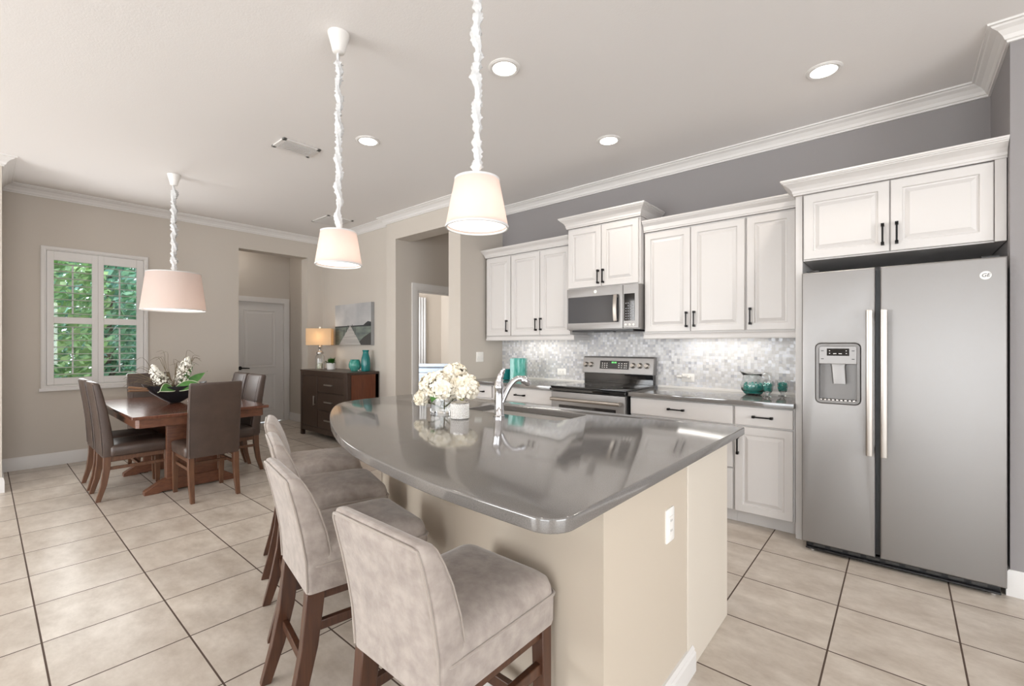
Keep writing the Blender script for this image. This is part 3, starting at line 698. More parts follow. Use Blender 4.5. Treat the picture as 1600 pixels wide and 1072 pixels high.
plate('white double switch plate on the beige side wall left of the counter', (XS, 3.742, 1.158), .116, .114, '+X', 'switch')
plate('white horizontal outlet on the mosaic left of the range', (-2.823, 4.134, 1.0), .115, .072, '-Y', 'outlet')
plate('white horizontal outlet on the mosaic right of the range', (-1.455, 4.134, 1.0), .115, .072, '-Y', 'outlet')
plate('white upright outlet on the beige end of the island', (-.64, 1.625, .645), .074, .122, '+X', 'outlet')
ad = MB().ball((-1.52, 4.10, 1.012), .022, sq=(1.4, .9, .7)).ball((-1.475, 4.098, 1.018), .02, sq=(1.3, .9, .6)).ball((-1.44, 4.105, 1.008), .016).box(-1.50, -1.44, 4.108, 4.124, .995, 1.012)
solo('plug_adapter', ad, m_plate, 'small white lumpy plug-in at the outlet right of the range', 'adapter')

# ------------------------------------------------------------------ island
top_curve = catmull([(-.745, .823), (-.96, .829), (-1.143, .846), (-1.368, .881), (-1.519, .909), (-1.704, .957), (-1.91, 1.027), (-2.184, 1.144), (-2.398, 1.249), (-2.603, 1.365), (-2.80, 1.498), (-2.905, 1.605), (-2.955, 1.73), (-2.972, 1.93), (-2.958, 2.20), (-2.91, 2.32), (-2.80, 2.374)], 5)
corner = fillet([(-2.7, 2.374), (-.567, 2.374), (-.574, .821), (-.745, .823)], [0, .008, .072, 0], 9)[1:-1]
loop = corner + top_curve
def island():
    hole = fillet([(-2.058, 2.205), (-2.045, 1.935), (-1.34, 1.935), (-1.34, 2.235), (-2.058, 2.235)][1:], [.05, .07, .05, .05], 6)
    s = curve_slab([loop, hole[::-1]], .036, .005, 3).apply(T(0, 0, .887))
    t = thing('island_countertop', 'large polished grey quartz island top with one curved side and a sink cutout', 'countertop', (-1.6, 1.6, .869))
    part('slab', s, m_counter, t)
    b = thing('kitchen_island', 'cream painted island base with a curved knee wall under the grey top', 'kitchen island', (-1.6, 1.9, 0))
    knee = catmull([(-.64, 1.145), (-.80, 1.15), (-1.0, 1.175), (-1.31, 1.245), (-1.62, 1.315), (-1.95, 1.42), (-2.30, 1.545), (-2.56, 1.69), (-2.70, 1.88), (-2.72, 2.1), (-2.72, 2.33)], 5)
    part('knee_wall', MB().prism(knee+[(-2.59, 2.33), (-2.58, 2.0), (-2.46, 1.80), (-1.9, 1.58), (-1.3, 1.38), (-.80, 1.30), (-.80, 1.798), (-.64, 1.798)], 0, .867), m_cream, b, ang=30)
    part('end_panel', MB().box(-.80, -.634, 1.80, 2.33, 0, .867), m_cream2, b, bevel=.002)
    part('cap_trim', MB().box(-.64, -.634, 1.15, 1.798, .835, .868), m_trim, b)
    part('cabinet_body', MB().box(-2.50, -.82, 2.31, 2.33, .1, .867).box(-2.50, -.82, 2.25, 2.31, 0, .1), m_cab, b)
    for k in range(4):
        a = -2.49+k*.415; d = part('door', MB().panel(a, a+.405, .11, .70, 0).apply(T(0, 2.35, 0) @ T(2*(a+.2025), 0, 0) @ RZ(PI)), m_cab, b, ang=8)
        part('handle', handle_mb(-(a+.05), 0, .60).apply(T(0, 2.35, 0) @ RZ(PI)), m_black, d)
    part('baseboard', MB().sweep([(-.64, 1.85), (-.64, 1.145), (-.80, 1.15), (-1.0, 1.175), (-1.31, 1.245), (-1.62, 1.315), (-1.95, 1.42), (-2.30, 1.545), (-2.56, 1.69), (-2.70, 1.88), (-2.72, 2.1)], [(o*1.3, z*.72) for o, z in bb], right=False), m_trim, b, ang=25)
    # sink
    k = thing('sink', 'stainless undermount sink set in the island top', 'sink', (-1.69, 2.08, .68))
    rings = []
    for ins, z in ((-.012, .868), (-.012, .866), (.0, .866), (.004, .80), (.012, .71), (.03, .685), (.07, .678)):
        cx, cy, hw, hd_ = -1.695, 2.085, .355-ins, .152-ins; rings.append(rr(cx, cy, hw, hd_, max(.06-ins*.2, .02), z, 5))
    part('basin', MB().loft(rings, cap=False).poly([p for p in reversed(rings[-1])]), m_sinksteel, k)
    part('drain', MB().lathe([(.045, .679), (.043, .682), (.03, .680)], (-1.70, 2.085, 0), 24), m_nickel, k)
    # faucet
    f = thing('faucet', 'chrome pull-out faucet standing at the island sink', 'faucet', (-1.675, 1.845, .905))
    bx, by = -1.675, 1.845
    part('body', MB().lathe([(.031, .905), (.031, .911), (.026, .918), (.025, 1.055), (.027, 1.062), (.027, 1.072), (.0245, 1.08), (.022, 1.10), (.012, 1.112)], (bx, by, 0), 28), m_chrome, f)
    sp = [(bx+.012, by+.012, .985), (bx+.022, by+.03, 1.03), (bx+.034, by+.05, 1.072), (bx+.047, by+.072, 1.100), (bx+.061, by+.094, 1.112), (bx+.074, by+.113, 1.108), (bx+.086, by+.130, 1.092), (bx+.095, by+.142, 1.075)]
    part('spout', MB().tube(catmull(sp, 4), [.016]*16+[.0165]*4+[.022, .024, .025, .025, .024, .023, .022, .021, .019], 16), m_chrome, f)
    hn = [(bx, by, 1.085), (bx+.002, by+.002, 1.112), (bx+.009, by+.008, 1.138), (bx+.018, by+.015, 1.158), (bx+.026, by+.02, 1.172)]
    part('lever', MB().tube(catmull(hn, 4), [.021]*4+[.018]*4+[.014]*4+[.009]*3+[.007, .004], 14), m_chrome, f)
island()

# ------------------------------------------------------------------ counter stools
def stool(label):
    t = thing('counter_stool', label, 'stool', (0, 0, 0), 'greige velvet counter stools along the curved side of the island')
    part('seat_band', MB().loft([rr(0, .235, .182, .212, .018, .462), rr(0, .235, .186, .217, .022, .475), rr(0, .235, .187, .218, .022, .552)]), m_velvet, t)
    rings = [rr(0, .235, .186, .217, .03, .552, 6)]
    for i, z in ((.0, .575), (.006, .597), (.022, .613), (.055, .626), (.1, .633), (.15, .636)):
        rings.append(rr(0, .23-i*.10, .188-i, .220-i*1.05, max(.04-.05*i, .015), z, 6))
    part('seat_cushion', MB().loft(rings), m_velvet, t, ang=80)
    part('piping', MB().tube([Vector(p)+Vector((0, 0, 0)) for p in [(q[0]*1.006, .235+(q[1]-.235)*1.006, .553) for q in rr(0, .235, .187, .218, .024, 0, 5)]]+[(.188, .43, .553)], .0045, 8), m_pipe, t)
    rg = []
    for z, y0, th, hw in ((.462, .0, .072, .183), (.50, .0, .08, .186), (.58, -.006, .086, .188), (.66, -.019, .082, .190), (.74, -.036, .074, .191), (.80, -.051, .064, .191), (.835, -.060, .055, .190), (.850, -.063, .044, .187), (.858, -.062, .028, .182), (.861, -.058, .012, .176)):
        cy = y0+ (.0 if z < .84 else (.0)) + th/2 + (0.0 if z < .84 else (z-.835)*.25)
        rg.append(rr(0, cy, hw, th/2, min(.016, th/2*.8), z, 4))
    part('backrest', MB().loft(rg), m_velvet, t, ang=80)
    pth = []
    for z, y0, hw in ((.47, .0, .1835), (.58, -.006, .1885), (.66, -.019, .1905), (.74, -.036, .1915), (.80, -.051, .1915), (.835, -.060, .190), (.848, -.062, .184)): pth.append((hw-.006, y0+.001, z))
    pip = MB().tube([(-p[0], p[1], p[2]) for p in pth]+[(-.16, -.063, .851), (.16, -.063, .851)]+pth[::-1], .0042, 8)
    pth2 = [(p[0], p[1]+d, p[2]) for p, d in zip(pth, (.075, .084, .08, .072, .06, .05, .042))]
    pip.tube(pth2, .003, 8).tube([(-p[0], p[1], p[2]) for p in pth2], .003, 8)
    part('back_piping', pip, m_pipe, t)
    for sx in (-1, 1):
        part('leg', MB().bar([(sx*.158, .415, .464), (sx*.160, .418, .25), (sx*.163, .422, 0)], [.022, .020, .016], [.022, .020, .016]), m_walnut, t, bevel=.003)
        part('leg', MB().bar([(sx*.158, .03, .464), (sx*.158, .024, .40), (sx*.159, .010, .28), (sx*.161, -.02, .14), (sx*.163, -.062, 0)], [.020, .020, .019, .018, .016], [.030, .029, .027, .024, .018]), m_walnut, t, bevel=.003)
        part('stretcher', MB().box(sx*.16-.011, sx*.16+.011, .03, .41, .325, .358), m_walnut, t, bevel=.003)
        part('apron', MB().box(sx*.158-.010, sx*.158+.010, .05, .40, .43, .463), m_walnut, t)
    part('stretcher', MB().box(-.155, .155, -.006, .016, .195, .228), m_walnut, t, bevel=.003)
    part('stretcher', MB().box(-.155, .155, .408, .430, .185, .225), m_walnut, t, bevel=.003)
    part('apron', MB().box(-.145, .145, .405, .425, .43, .463).box(-.145, .145, .03, .045, .43, .463), m_walnut, t)
    return t
st = stool('counter stool nearest the camera at the rounded corner of the island, whole seat in view')
for i, (x, y, a, lab) in enumerate(((-.977, .675, 0, None), (-1.68, .737, -10.5, 'second counter stool from the camera, its back overlapping the nearest stool'),
                      (-2.234, .933, -17.3, 'third counter stool from the camera, mostly behind the second stool'), (-2.81, 1.14, -22.4, 'farthest counter stool, at the tip of the island nearest the sideboard'))):
    o = st if i == 0 else copy_tree(st, label=lab)
    o.location = (x, y, 0); o.rotation_euler = (0, 0, math.radians(a))

# ------------------------------------------------------------------ dining set
def chair(label):
    t = thing('dining_chair', label, 'chair', (0, 0, 0), 'brown leather dining chairs around the wooden table')
    rg = []
    for z, y0, th, hw in ((.362, .0, .066, .186), (.38, -.001, .072, .188), (.47, -.004, .076, .189), (.60, -.014, .070, .190), (.75, -.030, .062, .191), (.90, -.052, .052, .192), (.965, -.062, .046, .192), (.978, -.063, .040, .190), (.984, -.061, .030, .186)):
        rg.append(rr(0, y0+th/2, hw, th/2, .012, z, 3))
    part('backrest', MB().loft(rg), m_leather, t, ang=60)
    sm = MB()
    for sx in (-1, 1):
        sm.tube([(sx*.150, y0+th+.001, z) for z, y0, th in ((.48, -.004, .076), (.60, -.014, .070), (.75, -.030, .062), (.90, -.052, .052), (.965, -.062, .046))], .0028, 6)
        sm.tube([(sx*hw, y0, z) for z, y0, hw in ((.38, -.001, .183), (.60, -.014, .185), (.75, -.030, .186), (.90, -.052, .187), (.97, -.062, .187))], .003, 6)
    part('seams', sm, m_leather, t)
    part('seat', MB().loft([rr(0, .258, .194, .205, .02, .362, 4), rr(0, .26, .202, .212, .025, .375, 4), rr(0, .26, .205, .214, .03, .435, 4), rr(0, .258, .198, .206, .03, .452, 4), rr(0, .25, .16, .17, .03, .463, 4), rr(0, .25, .1, .1, .03, .466, 4)]), m_leather, t, ang=70)
    for sx in (-1, 1):
        part('leg', MB().bar([(sx*.178, .435, .364), (sx*.178, .437, .2), (sx*.178, .438, 0)], [.023, .021, .015], [.023, .021, .015]), m_oakleg, t, bevel=.002)
        part('leg', MB().bar([(sx*.166, .030, .364), (sx*.166, .026, .26), (sx*.167, .008, .13), (sx*.168, -.028, 0)], [.022, .021, .019, .015], [.024, .023, .02, .016]), m_oakleg, t, bevel=.002)
        part('stretcher', MB().box(sx*.171-.009, sx*.171+.009, .03, .43, .252, .278), m_oakleg, t, bevel=.002)
        part('seat_rail', MB().box(sx*.171-.010, sx*.171+.010, .05, .42, .325, .364), m_oakleg, t)
    part('seat_rail', MB().box(-.16, .16, .425, .445, .325, .364), m_oakleg, t)
    part('stretcher', MB().box(-.168, .168, .235, .255, .252, .276), m_oakleg, t)
    return t
ch = chair('leather dining chair in front, its tall back towards the camera at the table end')
CH = ((-4.42, 1.283, 90, None), (-5.19, .645, 0, 'leather dining chair on the left side of the table, the one nearer the camera'),
      (-5.66, .645, 0, 'leather dining chair on the left side of the table, the one nearer the window'),
      (-5.235, 1.868, 180, 'leather dining chair on the right side of the table, the one nearer the camera'),
      (-5.66, 1.868, 180, 'leather dining chair on the right side of the table, farther back near the hall door'),
      (-6.375, 1.215, -90, 'leather dining chair at the far table end, under the window and behind the bowl'))
for i, (x, y, a, lab) in enumerate(CH):
    o = ch if i == 0 else copy_tree(ch, label=lab)
    o.location = (x, y, 0); o.rotation_euler = (0, 0, math.radians(a))

def table():
    t = thing('dining_table', 'reddish brown rectangular trestle table with a deep apron', 'table', (-5.39, 1.26, 0))
    x0, x1, y0, y1 = -6.232, -4.548, .757, 1.767
    part('tabletop', MB().box(x0, x1, y0, y1, .704, .73), m_table, t, bevel=.005)
    part('apron', MB().box(x1-.055, x1-.03, y0+.05, y1-.05, .632, .704).box(x0+.03, x0+.055, y0+.05, y1-.05, .632, .704).box(x0+.06, x1-.06, y0+.03, y0+.05, .632, .704).box(x0+.06, x1-.06, y1-.05, y1-.03, .632, .704)
         .prism([(x1-.03, y0+.06), (x1-.06, y0+.03), (x1-.075, y0+.045), (x1-.045, y0+.075)], .632, .704), m_table2, t, bevel=.002)
    part('leaf_slide', MB().box(x1-.36, x1-.33, y1-.04, y1+.02, .69, .704), m_espresso, t)
    for xc in (-4.95, -5.83):
        s = 1
        p = MB()
        pr = [(1.055, .09), (1.055, .632), (1.20, .632), (1.20, .26), (1.21, .25), (1.455, .25), (1.455, .09)]
        # plank with a square cut-out low in the middle
        pl = curve_slab([[(1.060, .09), (1.452, .09), (1.452, .632), (1.060, .632)], [(1.235, .20), (1.235, .27), (1.275, .27), (1.275, .20)]], .05, .002)
        pl.apply(T(xc, 0, 0) @ RZ(PI/2) @ UP)
        tp = part('pedestal', pl, m_table2, t)
        ft = [(.90, 0), (1.0, 0), (1.03, .012), (1.48, .012), (1.51, 0), (1.61, 0), (1.61, .03), (1.50, .10), (1.46, .115), (1.05, .115), (1.01, .10), (.90, .03)]
        fm = MB().prism([(y, z) for y, z in ft], -.035, .035); fm.apply(T(xc, 0, 0) @ RZ(PI/2) @ UP); part('foot', fm, m_table2, t, bevel=.003)
        part('top_cleat', MB().box(xc-.04, xc+.04, .95, 1.56, .60, .632), m_table2, t)
    st_ = MB().box(-5.82, -4.96, 1.235, 1.275, .235, .275).box(-5.82, -4.96, 1.235, 1.275, .43, .47)
    for k in range(9): st_.box(-5.74+k*.083, -5.71+k*.083, 1.245, 1.265, .275, .43)
    part('stretcher', st_, m_table2, t)
table()

# centrepiece
def bowl_arr():
    cx, cy, z0 = -5.42, 1.235, .731
    rnd = random.Random(11)
    rings = []
    for t_, z in ((.15, 0), (.20, .006), (.24, .012), (.45, .04), (.72, .085), (.93, .135), (1.0, .165), (.97, .165), (.9, .135), (.68, .09), (.4, .05)):
        n = 40; ring = []
        for k in range(n):
            a = 2*PI*k/n; ly = math.cos(a); lx = math.sin(a)
            L, Wd = .265*t_, .125*min(1, t_*1.05)
            lift = (.045*abs(ly)**3) * max(0, (t_-.3))
            ring.append((cx+lx*Wd, cy+ly*L, z0+z+lift))
        rings.append(ring)
    solo('bowl', MB().loft(rings), m_bowl, 'charcoal boat-shaped bowl in the middle of the dining table', 'bowl', ang=70)
    solo('soil', MB().lathe([(.05, .805), (.03, .812)], (cx, cy, 0), 12).apply(T(cx, cy, 0) @ Matrix.Diagonal((1, 2.2, 1, 1)) @ T(-cx, -cy, 0)), m_soil, 'dark soil filling the charcoal bowl', 'soil', kind='stuff')
    def spike(base, tip, r, seed, label):
        rd = random.Random(seed); a, b = Vector(base), Vector(tip)
        t = thing('white_flower', label, 'flower', base)
        part('stem', MB().tube([a, a.lerp(b, .5), b], .004, 6), m_stem, t)
        f = MB()
        for k in range(240):
            u = rd.uniform(.36, 1.02); ang = rd.uniform(0, 2*PI); rad = r*math.sin(min(1, (1.06-u)*2.2)*PI/2)*rd.uniform(.55, 1)
            p = a.lerp(b, u)+Vector((math.cos(ang)*rad, math.sin(ang)*rad, rd.uniform(-.006, .006)))
            s = rd.uniform(.007, .012); d = Vector((math.cos(ang), math.sin(ang), rd.uniform(-.2, .8))).normalized(); u1 = d.orthogonal().normalized(); u2 = d.cross(u1)
            f.poly([p+u1*s, p+u2*s+d*.004, p-u1*s, p-u2*s+d*.004]); f.poly([p+(u1+u2)*s*.8+d*.006, p+(u2-u1)*s*.8, p-(u1+u2)*s*.8+d*.006, p+(u1-u2)*s*.8])
        part('blossom', f, m_petal2, t)
    spike((cx, cy-.04, .80), (cx-.05, cy-.165, 1.09), .072, 1, 'white flower spike leaning left out of the charcoal bowl')
    spike((cx, cy+.02, .80), (cx-.05, cy+.115, 1.165), .07, 2, 'taller white flower spike rising right of centre in the bowl')
    def leaf(base, tip, w, bend, label, pale):
        a, b = Vector(base), Vector(tip); d = b-a; side = d.cross(Vector((.75, -.1, .6))).normalized()
        nrm = side.cross(d).normalized(); t = thing('broad_leaf', label, 'leaf', base); rows = []; edge = []
        for i in range(11):
            u = i/10; c = a+d*u+nrm*bend*math.sin(u*PI); ww = w*math.sin(min(1, u*1.08+.06)*PI)**.8 if u < .95 else .002
            rows.append([c-side*ww+nrm*ww*.25, c, c+side*ww+nrm*ww*.25]); 
        part('blade', MB().loft(rows, closed=False), m_leaf, t, ang=80)
        if pale:
            for sg in (0, 2): edge.append([r[sg] for r in rows])
            e = MB(); 
            for L in edge: e.tube(L, .0035, 6)
            part('leaf_edge', e, m_leafedge, t)
    leaf((cx+.03, cy+.05, .86), (cx+.02, cy+.27, 1.03), .042, .02, 'green leaf pointing up to the right over the bowl', False)
    leaf((cx+.06, cy-.02, .86), (cx+.13, cy+.22, .90), .055, .03, 'pale-edged green leaf lying along the right rim of the bowl', True)
    leaf((cx+.07, cy-.03, .87), (cx+.14, cy-.17, .85), .055, .03, 'pale-edged leaf drooping over the left front of the bowl', True)
    leaf((cx, cy+.02, .86), (cx-.04, cy+.17, 1.10), .03, .02, 'dark slim leaf standing beside the taller white spike', False)
    tw = MB()
    for k in range(34):
        a = Vector((cx+rnd.uniform(-.03, .03), cy+rnd.uniform(-.05, .04), .83)); an = rnd.uniform(-1.25, .6); L = rnd.uniform(.22, .44)
        e = a+Vector((rnd.uniform(-.12, .08), math.sin(an)*L*1.0, math.cos(an)*L)); m = a.lerp(e, .55)+Vector((0, -.02*(1 if an < 0 else -1), .03))
        e2 = e+Vector((0, .06*math.copysign(1, an), -rnd.uniform(0, .05)))
        tw.tube(catmull([a, m, e, e2], 3), [.0022]*3+[.0018]*3+[.0014]*3+[.0008], 5)
    solo('dried_grass', tw, m_grass, 'wispy dried grass fanning out of the charcoal bowl', 'dried grass', kind='stuff')
    b = MB()
    for k in range(12):
        y = -.02+rnd.uniform(-.01, .01); b.tube([(cx+.03+rnd.uniform(-.02, .02), cy-.08, .86+rnd.uniform(-.008, .008)), (cx+.02+rnd.uniform(-.05, .04), cy-.36, .895+rnd.uniform(-.03, .02))], .004, 6)
    solo('stick_bundle', b, m_twig, 'bundle of tan dried sticks poking out left of the bowl', 'sticks')
    for k, (x, y, lab) in enumerate(((-5.33, 1.325, 'small white shell on the table, left of its twin beside the bowl'), (-5.345, 1.375, 'small white shell on the table, right of its twin beside the bowl'))):
        solo('shell', MB().ball((x, y, .744), .015, sq=(1.2, 1, .85)).ball((x+.01, y+.012, .742), .011), m_white, lab, 'shell')
bowl_arr()

# ------------------------------------------------------------------ sideboard and what stands on it
def sideboard():
    x0, x1, y0, y1 = -6.655, -5.355, 3.02, 3.49; t = thing('sideboard', 'dark brown sideboard with silver pulls against the nook wall', 'sideboard', (-6.0, 3.25, 0))
    part('body', MB().box(x0+.02, x1-.004, y0+.02, y1-.01, .075, .91), m_espresso, t)
    part('side_panel', MB().box(x1-.004, x1, y0+.06, y1-.015, .08, .905), m_espresso2, t, 'reddish brown side panel')
    part('top', MB().box(x0, x1+.004, y0-.005, y1-.005, .91, .94), m_espresso, t, bevel=.003)
    fr = MB().box(x0, x0+.05, y0, y0+.05, 0, .91).box(x1-.085, x1, y0, y0+.05, 0, .91).box(x0+.05, x1-.085, y0+.004, y0+.03, .865, .91).box(x0+.05, x1-.085, y0+.004, y0+.03, .075, .145)
    fr.box(x0, x0+.05, y1-.06, y1-.01, 0, .91).box(x1-.06, x1, y1-.06, y1-.01, 0, .91)
    part('frame', fr, m_espresso, t, bevel=.002)
    d = part('door', MB().box(x0+.056, -6.152, y0+.004, y0+.022, .152, .86), m_espresso, t, bevel=.002)
    part('handle', MB().box(-6.225, -6.205, y0-.026, y0-.016, .455, .585).box(-6.222, -6.208, y0-.02, y0+.004, .46, .475).box(-6.222, -6.208, y0-.02, y0+.004, .565, .58), m_nickel, d, bevel=.002)
    for za, zb in ((.648, .86), (.405, .638), (.152, .395)):
        d = part('drawer', MB().box(-6.142, x1-.09, y0+.004, y0+.022, za, zb), m_espresso, t, bevel=.002); zc = (za+zb)/2
        part('handle', MB().box(-5.92, -5.72, y0-.026, y0-.016, zc-.009, zc+.009).box(-5.91, -5.895, y0-.02, y0+.004, zc-.006, zc+.006).box(-5.745, -5.73, y0-.02, y0+.004, zc-.006, zc+.006), m_nickel, d, bevel=.002)
sideboard()
def table_lamp():
    x, y, z = -6.47, 3.22, .94; t = thing('table_lamp', 'lit table lamp with a boxy cream shade and clear glass base on the sideboard', 'lamp', (x, y, z))
    R = T(x, y, 0) @ RZ(math.radians(52))
    s = MB().loft([[(sx*w_, sy*d_, zz) for sx, sy in ((-1,-1),(1,-1),(1,1),(-1,1))] for w_, d_, zz in ((.172, .10, 1.292), (.172, .10, 1.535), (.169, .097, 1.535), (.169, .097, 1.292))], cap=False).apply(R)
    part('lamp_shade', s, m_shade2, t)
    part('finial', MB().lathe([(.006, 1.50), (.006, 1.54), (.016, 1.548), (.014, 1.560), (.004, 1.568)], (x, y, 0), 14), m_white, t)
    part('glass_body', MB().lathe([(.062, .942), (.064, .95), (.064, 1.10), (.058, 1.135), (.03, 1.165), (.027, 1.165), (.055, 1.132), (.061, 1.10), (.061, .95), (.01, .947)], (x, y, 0), 28), m_glass, t)
    part('cap', MB().lathe([(.05, 1.166), (.052, 1.172), (.046, 1.192), (.018, 1.21), (.014, 1.235), (.022, 1.25), (.024, 1.27), (.012, 1.285), (.008, 1.34)], (x, y, 0), 24), m_nickel, t)
    light('table_lamp_bulb', 'POINT', (x, y, 1.41), 1.5, (1, .88, .72), shadow_soft_size=.07)
    solo('candle', MB().lathe([(.038, .951), (.04, .956), (.04, 1.025), (.034, 1.03), (.01, 1.024)], (x, y, 0), 20), m_wax, 'cream pillar candle inside the glass lamp base', 'candle')
table_lamp()
def plant():
    x, y, z = -6.24, 3.27, .94; t = thing('potted_plant', 'small green plant in a white pot on the sideboard', 'plant', (x, y, z))
    part('pot', MB().lathe([(.05, .941), (.056, .945), (.062, 1.03), (.063, 1.036), (.057, 1.036), (.053, 1.02)], (x, y, 0), 24), m_white, t)
    part('soil', MB().lathe([(.055, 1.02), (.02, 1.024)], (x, y, 0), 16), m_soil, t)
    rd = random.Random(5); f = MB()
    for k in range(120):
        a = rd.uniform(0, 2*PI); el = rd.uniform(.15, 1.45); L = rd.uniform(.07, .15); b = Vector((x+rd.uniform(-.03, .03), y+rd.uniform(-.03, .03), 1.02))
        d = Vector((math.cos(a)*math.cos(el), math.sin(a)*math.cos(el), math.sin(el)*.85)); e = b+d*L; sd = d.cross(Vector((0, 0, 1)))
        sd = sd.normalized()*.009; m = b+d*L*.6+Vector((0, 0, .008)); e = e-Vector((0, 0, .012))
        f.poly([b, m-sd, e, m+sd])
    part('foliage', f, m_leaf, t)
plant()
solo('round_vase', MB().lathe([(.035, 0), (.05, .004), (.078, .05), (.082, .085), (.07, .128), (.058, .148), (.062, .155), (.055, .155), (.064, .125), (.076, .085), (.07, .05), (.02, .012)], (-5.63, 3.29, .941), 28), m_teal2, 'round teal green glass vase on the sideboard', 'vase')
solo('tall_vase', MB().lathe([(.04, 0), (.056, .004), (.060, .03), (.060, .10), (.056, .17), (.040, .235), (.036, .255), (.046, .285), (.042, .285), (.032, .252), (.05, .17), (.054, .1), (.05, .03), (.02, .01)], (-5.50, 3.375, .941), 28), m_tealglass, 'tall blue teal glass vase at the right end of the sideboard', 'vase')
solo('pebble', MB().ball((-5.555, 3.30, .951), .010), m_white, 'tiny white ball between the two teal vases', 'ball')
def canvas():
    x0, x1, z0, z1, yf = -6.452, -5.487, 1.295, 1.884, 3.448
    t = thing('canvas_picture', 'grey canvas picture of a pier over water on the nook wall', 'picture', ((x0+x1)/2, 3.47, z0))
    part('canvas', MB().box(x0, x1, yf, YN-.001, z0, z1), M('canvas_grey', (150, 150, 150), .8), t, bevel=.002)
    W = x1-x0; H = z1-z0; y = yf-.0012
    q = lambda pts, dy=0: [(x0+u*W, y-dy, z0+v*H) for u, v in pts]
    part('sky', MB().poly(q([(.0, .46), (1, .46), (1, 1), (0, 1)])), M('print_sky', (196, 194, 192), .8, var=((158, 158, 160), 2.2, 3)), t)
    part('water', MB().poly(q([(0, 0), (1, 0), (1, .46), (0, .46)])), M('print_water', (128, 138, 126), .8, var=((92, 98, 98), 4, 4), stretch=(1, 1, 4)), t)
    part('far_shore', MB().poly(q([(0, .44), (1, .44), (1, .475), (0, .465)], .0004)).poly(q([(.8, .47), (1, .46), (1, .54), (.92, .56), (.86, .52)], .0004)), M('print_dark', (58, 60, 62), .8), t)
    part('pier', MB().poly(q([(.12, 0), (.74, 0), (.455, .46), (.425, .46)], .0008)), M('print_pier', (190, 186, 180), .8, var=((156, 152, 148), 9, 2), stretch=(.2, 1, 8)), t)
    m_post = M('print_post', (70, 68, 66), .8)
    for u, h, b in ((.27, .16, .22), (.34, .12, .32), (.385, .10, .39), (.58, .17, .25), (.535, .13, .34), (.50, .10, .40)): part('pier_post', MB().poly(q([(u-.008, b), (u+.008, b), (u+.006, b+h), (u-.006, b+h)], .0012)), m_post, t)
    part('dark_bank', MB().poly(q([(.62, 0), (1, 0), (1, .3), (.93, .26), (.8, .18)], .0006)), m_post, t)
canvas()

# ------------------------------------------------------------------ things on the island
def box_glass(x, y, z, hw, h, th=.005):
    return MB().loft([rr(x, y, hw, hw, .006, z, 2), rr(x, y, hw, hw, .006, z+h, 2), rr(x, y, hw-th, hw-th, .004, z+h, 2), rr(x, y, hw-th, hw-th, .004, z+.012, 2)])
vx, vy = -2.03, 1.755
solo('glass_vase', box_glass(vx, vy, .9055, .056, .115).apply(T(vx, vy, 0) @ RZ(.25) @ T(-vx, -vy, 0)), m_glass, 'square clear glass vase holding the white hydrangeas on the island', 'vase')
def hydrangea(c, r, label, seed, leafdir=None):
    rd = random.Random(seed); c = Vector(c); t = thing('hydrangea', label, 'flower', (vx, vy, .92), 'white hydrangeas in the square vase')
    f = MB()
    for k in range(150):
        z = rd.uniform(-.75, 1); a = rd.uniform(0, 2*PI); s = math.sqrt(1-z*z); d = Vector((s*math.cos(a), s*math.sin(a), z*.85)).normalized()
        p = c+d*r*rd.uniform(.82, 1.02); u1 = d.orthogonal().normalized(); u1.rotate(Matrix.Rotation(rd.uniform(0, PI), 3, d)); u2 = d.cross(u1); L = rd.uniform(.022, .032)
        for ax in (u1, u2, -u1, -u2):
            sd = d.cross(ax)*L*.48; up = d*rd.uniform(.001, .008)
            f.poly([p, p+ax*L*.6-sd+up, p+ax*L+up*1.6, p+ax*L*.6+sd+up])
    part('flower_head', f, m_petal, t)
    part('core', MB().ball(c, r*.8), m_petal, t)
    base_ = Vector((vx+rd.uniform(-.025, .025), vy+rd.uniform(-.025, .025), .925))
    part('stem', MB().tube([base_, base_.lerp(c, .5), c-Vector((0, 0, r*.6))], .0045, 8), m_stem, t)
    if leafdir:
        a = Vector(leafdir[0]); b = Vector(leafdir[1]); d = b-a; sd = d.cross(Vector((0, 0, 1))).normalized()*.03; rows = []
        for i in range(7):
            u = i/6; w_ = math.sin(u*PI*.95+.1); q = a+d*u+Vector((0, 0, .02*math.sin(u*PI))); rows.append([q-sd*w_, q-Vector((0, 0, .004)), q+sd*w_])
        part('leaf', MB().loft(rows, closed=False), m_leafy if seed % 2 else m_leaf, t, ang=80)
hydrangea((-2.10, 1.735, 1.055), .075, 'white hydrangea head at the left of the vase', 1, ((-2.06, 1.70, 1.03), (-2.16, 1.66, .99)))
hydrangea((-1.97, 1.70, 1.062), .085, 'largest white hydrangea head at the front centre of the vase', 2, ((-2.0, 1.70, 1.02), (-1.95, 1.60, .985)))
hydrangea((-1.89, 1.79, 1.052), .075, 'white hydrangea head at the right of the vase', 3, ((-1.93, 1.75, 1.02), (-1.85, 1.74, .98)))
hydrangea((-2.02, 1.83, 1.108), .075, 'white hydrangea head at the back of the vase', 4)
hydrangea((-2.135, 1.68, .985), .036, 'small drooping white hydrangea at the lower left of the vase', 5)
